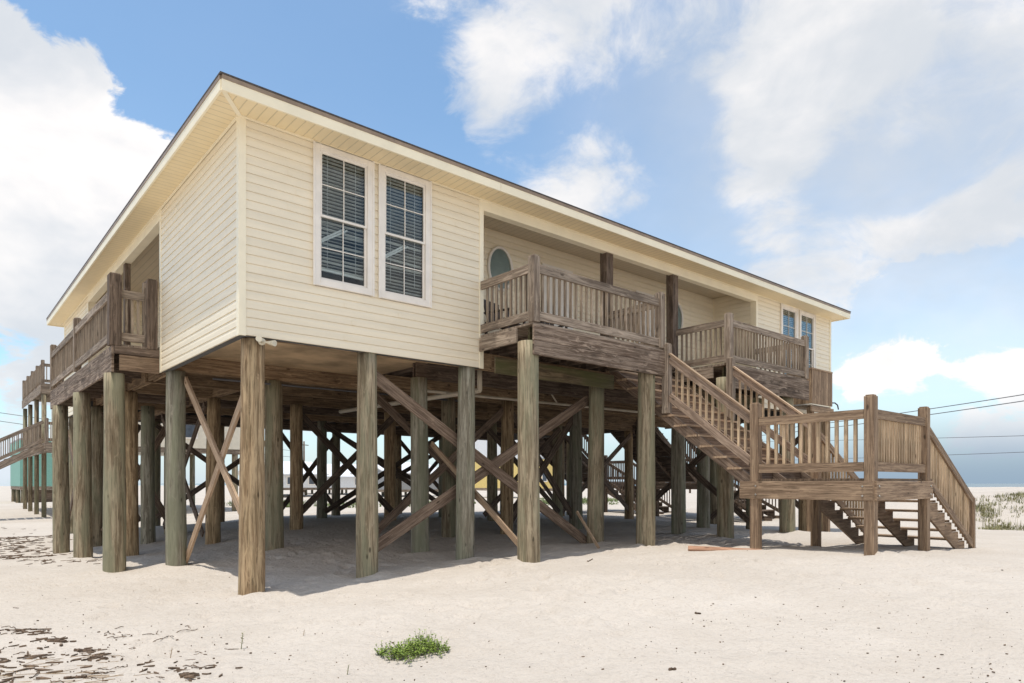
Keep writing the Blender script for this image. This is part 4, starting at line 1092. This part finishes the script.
# clouds: soft masses with torn edges
BL=[(20,230,210,.62),(70,130,120,.50),(30,90,90,.35),(120,330,150,.45),(160,190,90,.35),(-60,120,200,.3),(30,420,110,.15),
    (475,50,95,.42),(545,60,120,.40),(640,10,120,.34),(500,130,70,.22),(600,185,75,.52),(560,205,60,.42),(640,200,40,.3),
    (800,10,170,.34),(960,40,220,.42),(745,100,70,.36),(800,120,80,.34),(765,170,65,.42),(750,230,60,.42),(790,268,65,.46),(860,250,55,.42),(920,235,50,.30),(980,215,55,.38),(1030,200,60,.4),
    (865,372,60,.40),(925,352,55,.42),(1015,392,70,.36),(965,395,40,.1),(1100,420,150,.2),
    (350,60,130,-.5),(250,60,130,-.5),(160,30,100,-.35),(50,0,60,-.3),(665,150,70,-.40),(690,100,40,-.25),(860,190,50,-.25),(960,300,80,-.5),(860,305,70,-.3),(920,175,60,-.25),(680,260,60,-.3),(660,250,50,-.3),(990,340,50,-.2)]
acc=None
for (px,py,r,wt) in BL:
    v,L=direc(px,py)
    dn=N(nt,'ShaderNodeVectorMath',operation='DISTANCE'); nt.links.new(D,dn.inputs[0]); dn.inputs[1].default_value=v
    m_=N(nt,'ShaderNodeMapRange'); m_.interpolation_type='SMOOTHSTEP'; nt.links.new(dn.outputs['Value'],m_.inputs['Value'])
    m_.inputs['From Min'].default_value=0; m_.inputs['From Max'].default_value=r/FPX/L*1.15; m_.inputs['To Min'].default_value=wt; m_.inputs['To Max'].default_value=0
    acc=m_.outputs[0] if acc is None else mathn(nt,'ADD',acc,m_.outputs[0])
wv=mapping(nt,D,(1,1,1.7))
warp=N(nt,'ShaderNodeTexNoise'); warp.inputs['Scale'].default_value=2.2; warp.inputs['Detail'].default_value=3; nt.links.new(wv,warp.inputs['Vector'])
wsc=N(nt,'ShaderNodeVectorMath',operation='MULTIPLY_ADD'); nt.links.new(warp.outputs['Color'],wsc.inputs[0]); wsc.inputs[1].default_value=(.35,.35,.35); nt.links.new(wv,wsc.inputs[2])
n_a=noise(nt,wsc.outputs[0],4.6,14,.62); n_b=noise(nt,wsc.outputs[0],7.5,6,.6); n_c=noise(nt,mapping(nt,wv,(1,1,1),(4,2,7)),2.4,5,.55)
dens=mathn(nt,'ADD',mathn(nt,'MULTIPLY',mathn(nt,'SUBTRACT',n_a,.5),2.7),acc)
vb,_=direc(512,300); db=N(nt,'ShaderNodeVectorMath',operation='DISTANCE'); nt.links.new(D,db.inputs[0]); db.inputs[1].default_value=-vb  # unseen cloud bank added behind the camera as white fill for the facades
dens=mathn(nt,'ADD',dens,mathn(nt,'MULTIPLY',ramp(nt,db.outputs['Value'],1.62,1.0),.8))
vl,_=direc(60,200); dl_=N(nt,'ShaderNodeVectorMath',operation='DISTANCE'); nt.links.new(D,dl_.inputs[0]); dl_.inputs[1].default_value=vl
vr,_=direc(940,375); dr_=N(nt,'ShaderNodeVectorMath',operation='DISTANCE'); nt.links.new(D,dr_.inputs[0]); dr_.inputs[1].default_value=vr
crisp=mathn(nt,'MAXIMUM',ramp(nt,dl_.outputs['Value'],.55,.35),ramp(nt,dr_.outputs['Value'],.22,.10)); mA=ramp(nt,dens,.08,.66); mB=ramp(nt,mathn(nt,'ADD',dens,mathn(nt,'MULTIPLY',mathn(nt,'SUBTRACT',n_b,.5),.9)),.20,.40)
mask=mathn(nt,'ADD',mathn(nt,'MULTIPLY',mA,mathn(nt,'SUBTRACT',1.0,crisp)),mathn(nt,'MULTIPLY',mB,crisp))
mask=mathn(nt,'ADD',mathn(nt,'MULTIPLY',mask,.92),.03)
vv,_=direc(960,90); dv_=N(nt,'ShaderNodeVectorMath',operation='DISTANCE'); nt.links.new(D,dv_.inputs[0]); dv_.inputs[1].default_value=vv
veil=mathn(nt,'MULTIPLY',ramp(nt,dv_.outputs['Value'],.60,.08),mathn(nt,'ADD',.22,mathn(nt,'MULTIPLY',n_b,.75)))
mask=mathn(nt,'SUBTRACT',1.0,mathn(nt,'MULTIPLY',mathn(nt,'SUBTRACT',1.0,mask),mathn(nt,'SUBTRACT',1.0,veil)))
# cloud colour: white tops, blue-grey bodies
sh=ramp(nt,mathn(nt,'ADD',mathn(nt,'MULTIPLY',n_c,1.0),mathn(nt,'MULTIPLY',n_b,.35)),.46,.82)
cc=mixc(nt,sh,(.95,.905,.87),(.60,.63,.67))
# low haze towards the horizon
sz=N(nt,'ShaderNodeSeparateXYZ'); nt.links.new(D,sz.inputs[0])
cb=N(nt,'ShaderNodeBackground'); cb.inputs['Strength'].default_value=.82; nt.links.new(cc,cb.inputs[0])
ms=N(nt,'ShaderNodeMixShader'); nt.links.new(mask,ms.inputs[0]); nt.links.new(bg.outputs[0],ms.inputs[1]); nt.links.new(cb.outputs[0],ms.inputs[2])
# blue-grey rain haze low on the seaward side
hz_=N(nt,'ShaderNodeBackground'); hz_.inputs[0].default_value=(.185,.26,.345,1); hz_.inputs['Strength'].default_value=1
lowm=ramp(nt,sz.outputs[2],.11,.0)
v,_=direc(1040,483); dd=N(nt,'ShaderNodeVectorMath',operation='DISTANCE'); nt.links.new(D,dd.inputs[0]); dd.inputs[1].default_value=v
hm=mathn(nt,'MULTIPLY',mathn(nt,'MULTIPLY',lowm,ramp(nt,dd.outputs['Value'],.75,.15)),.85)
ms2=N(nt,'ShaderNodeMixShader'); nt.links.new(hm,ms2.inputs[0]); nt.links.new(ms.outputs[0],ms2.inputs[1]); nt.links.new(hz_.outputs[0],ms2.inputs[2])
hb=N(nt,'ShaderNodeBackground'); hb.inputs[0].default_value=(.46,.54,.62,1)
ms3=N(nt,'ShaderNodeMixShader'); nt.links.new(mathn(nt,'MULTIPLY',ramp(nt,sz.outputs[2],.16,-.02),.8),ms3.inputs[0]); nt.links.new(ms.outputs[0],ms3.inputs[1]); nt.links.new(hb.outputs[0],ms3.inputs[2]); nt.links.new(ms3.outputs[0],ms2.inputs[1])
nt.links.new(ms2.outputs[0],out.inputs['Surface'])

vs=scene.view_settings; vs.view_transform='Standard'; vs.look='None'; vs.exposure=0.56; vs.gamma=1; vs.use_curve_mapping=False
scene.render.engine='CYCLES'; cy=scene.cycles; cy.use_denoising=True
try: cy.denoiser='OPENIMAGEDENOISE'
except Exception: pass
cy.max_bounces=7; cy.diffuse_bounces=5; cy.transparent_max_bounces=12; cy.caustics_reflective=False; cy.caustics_refractive=False
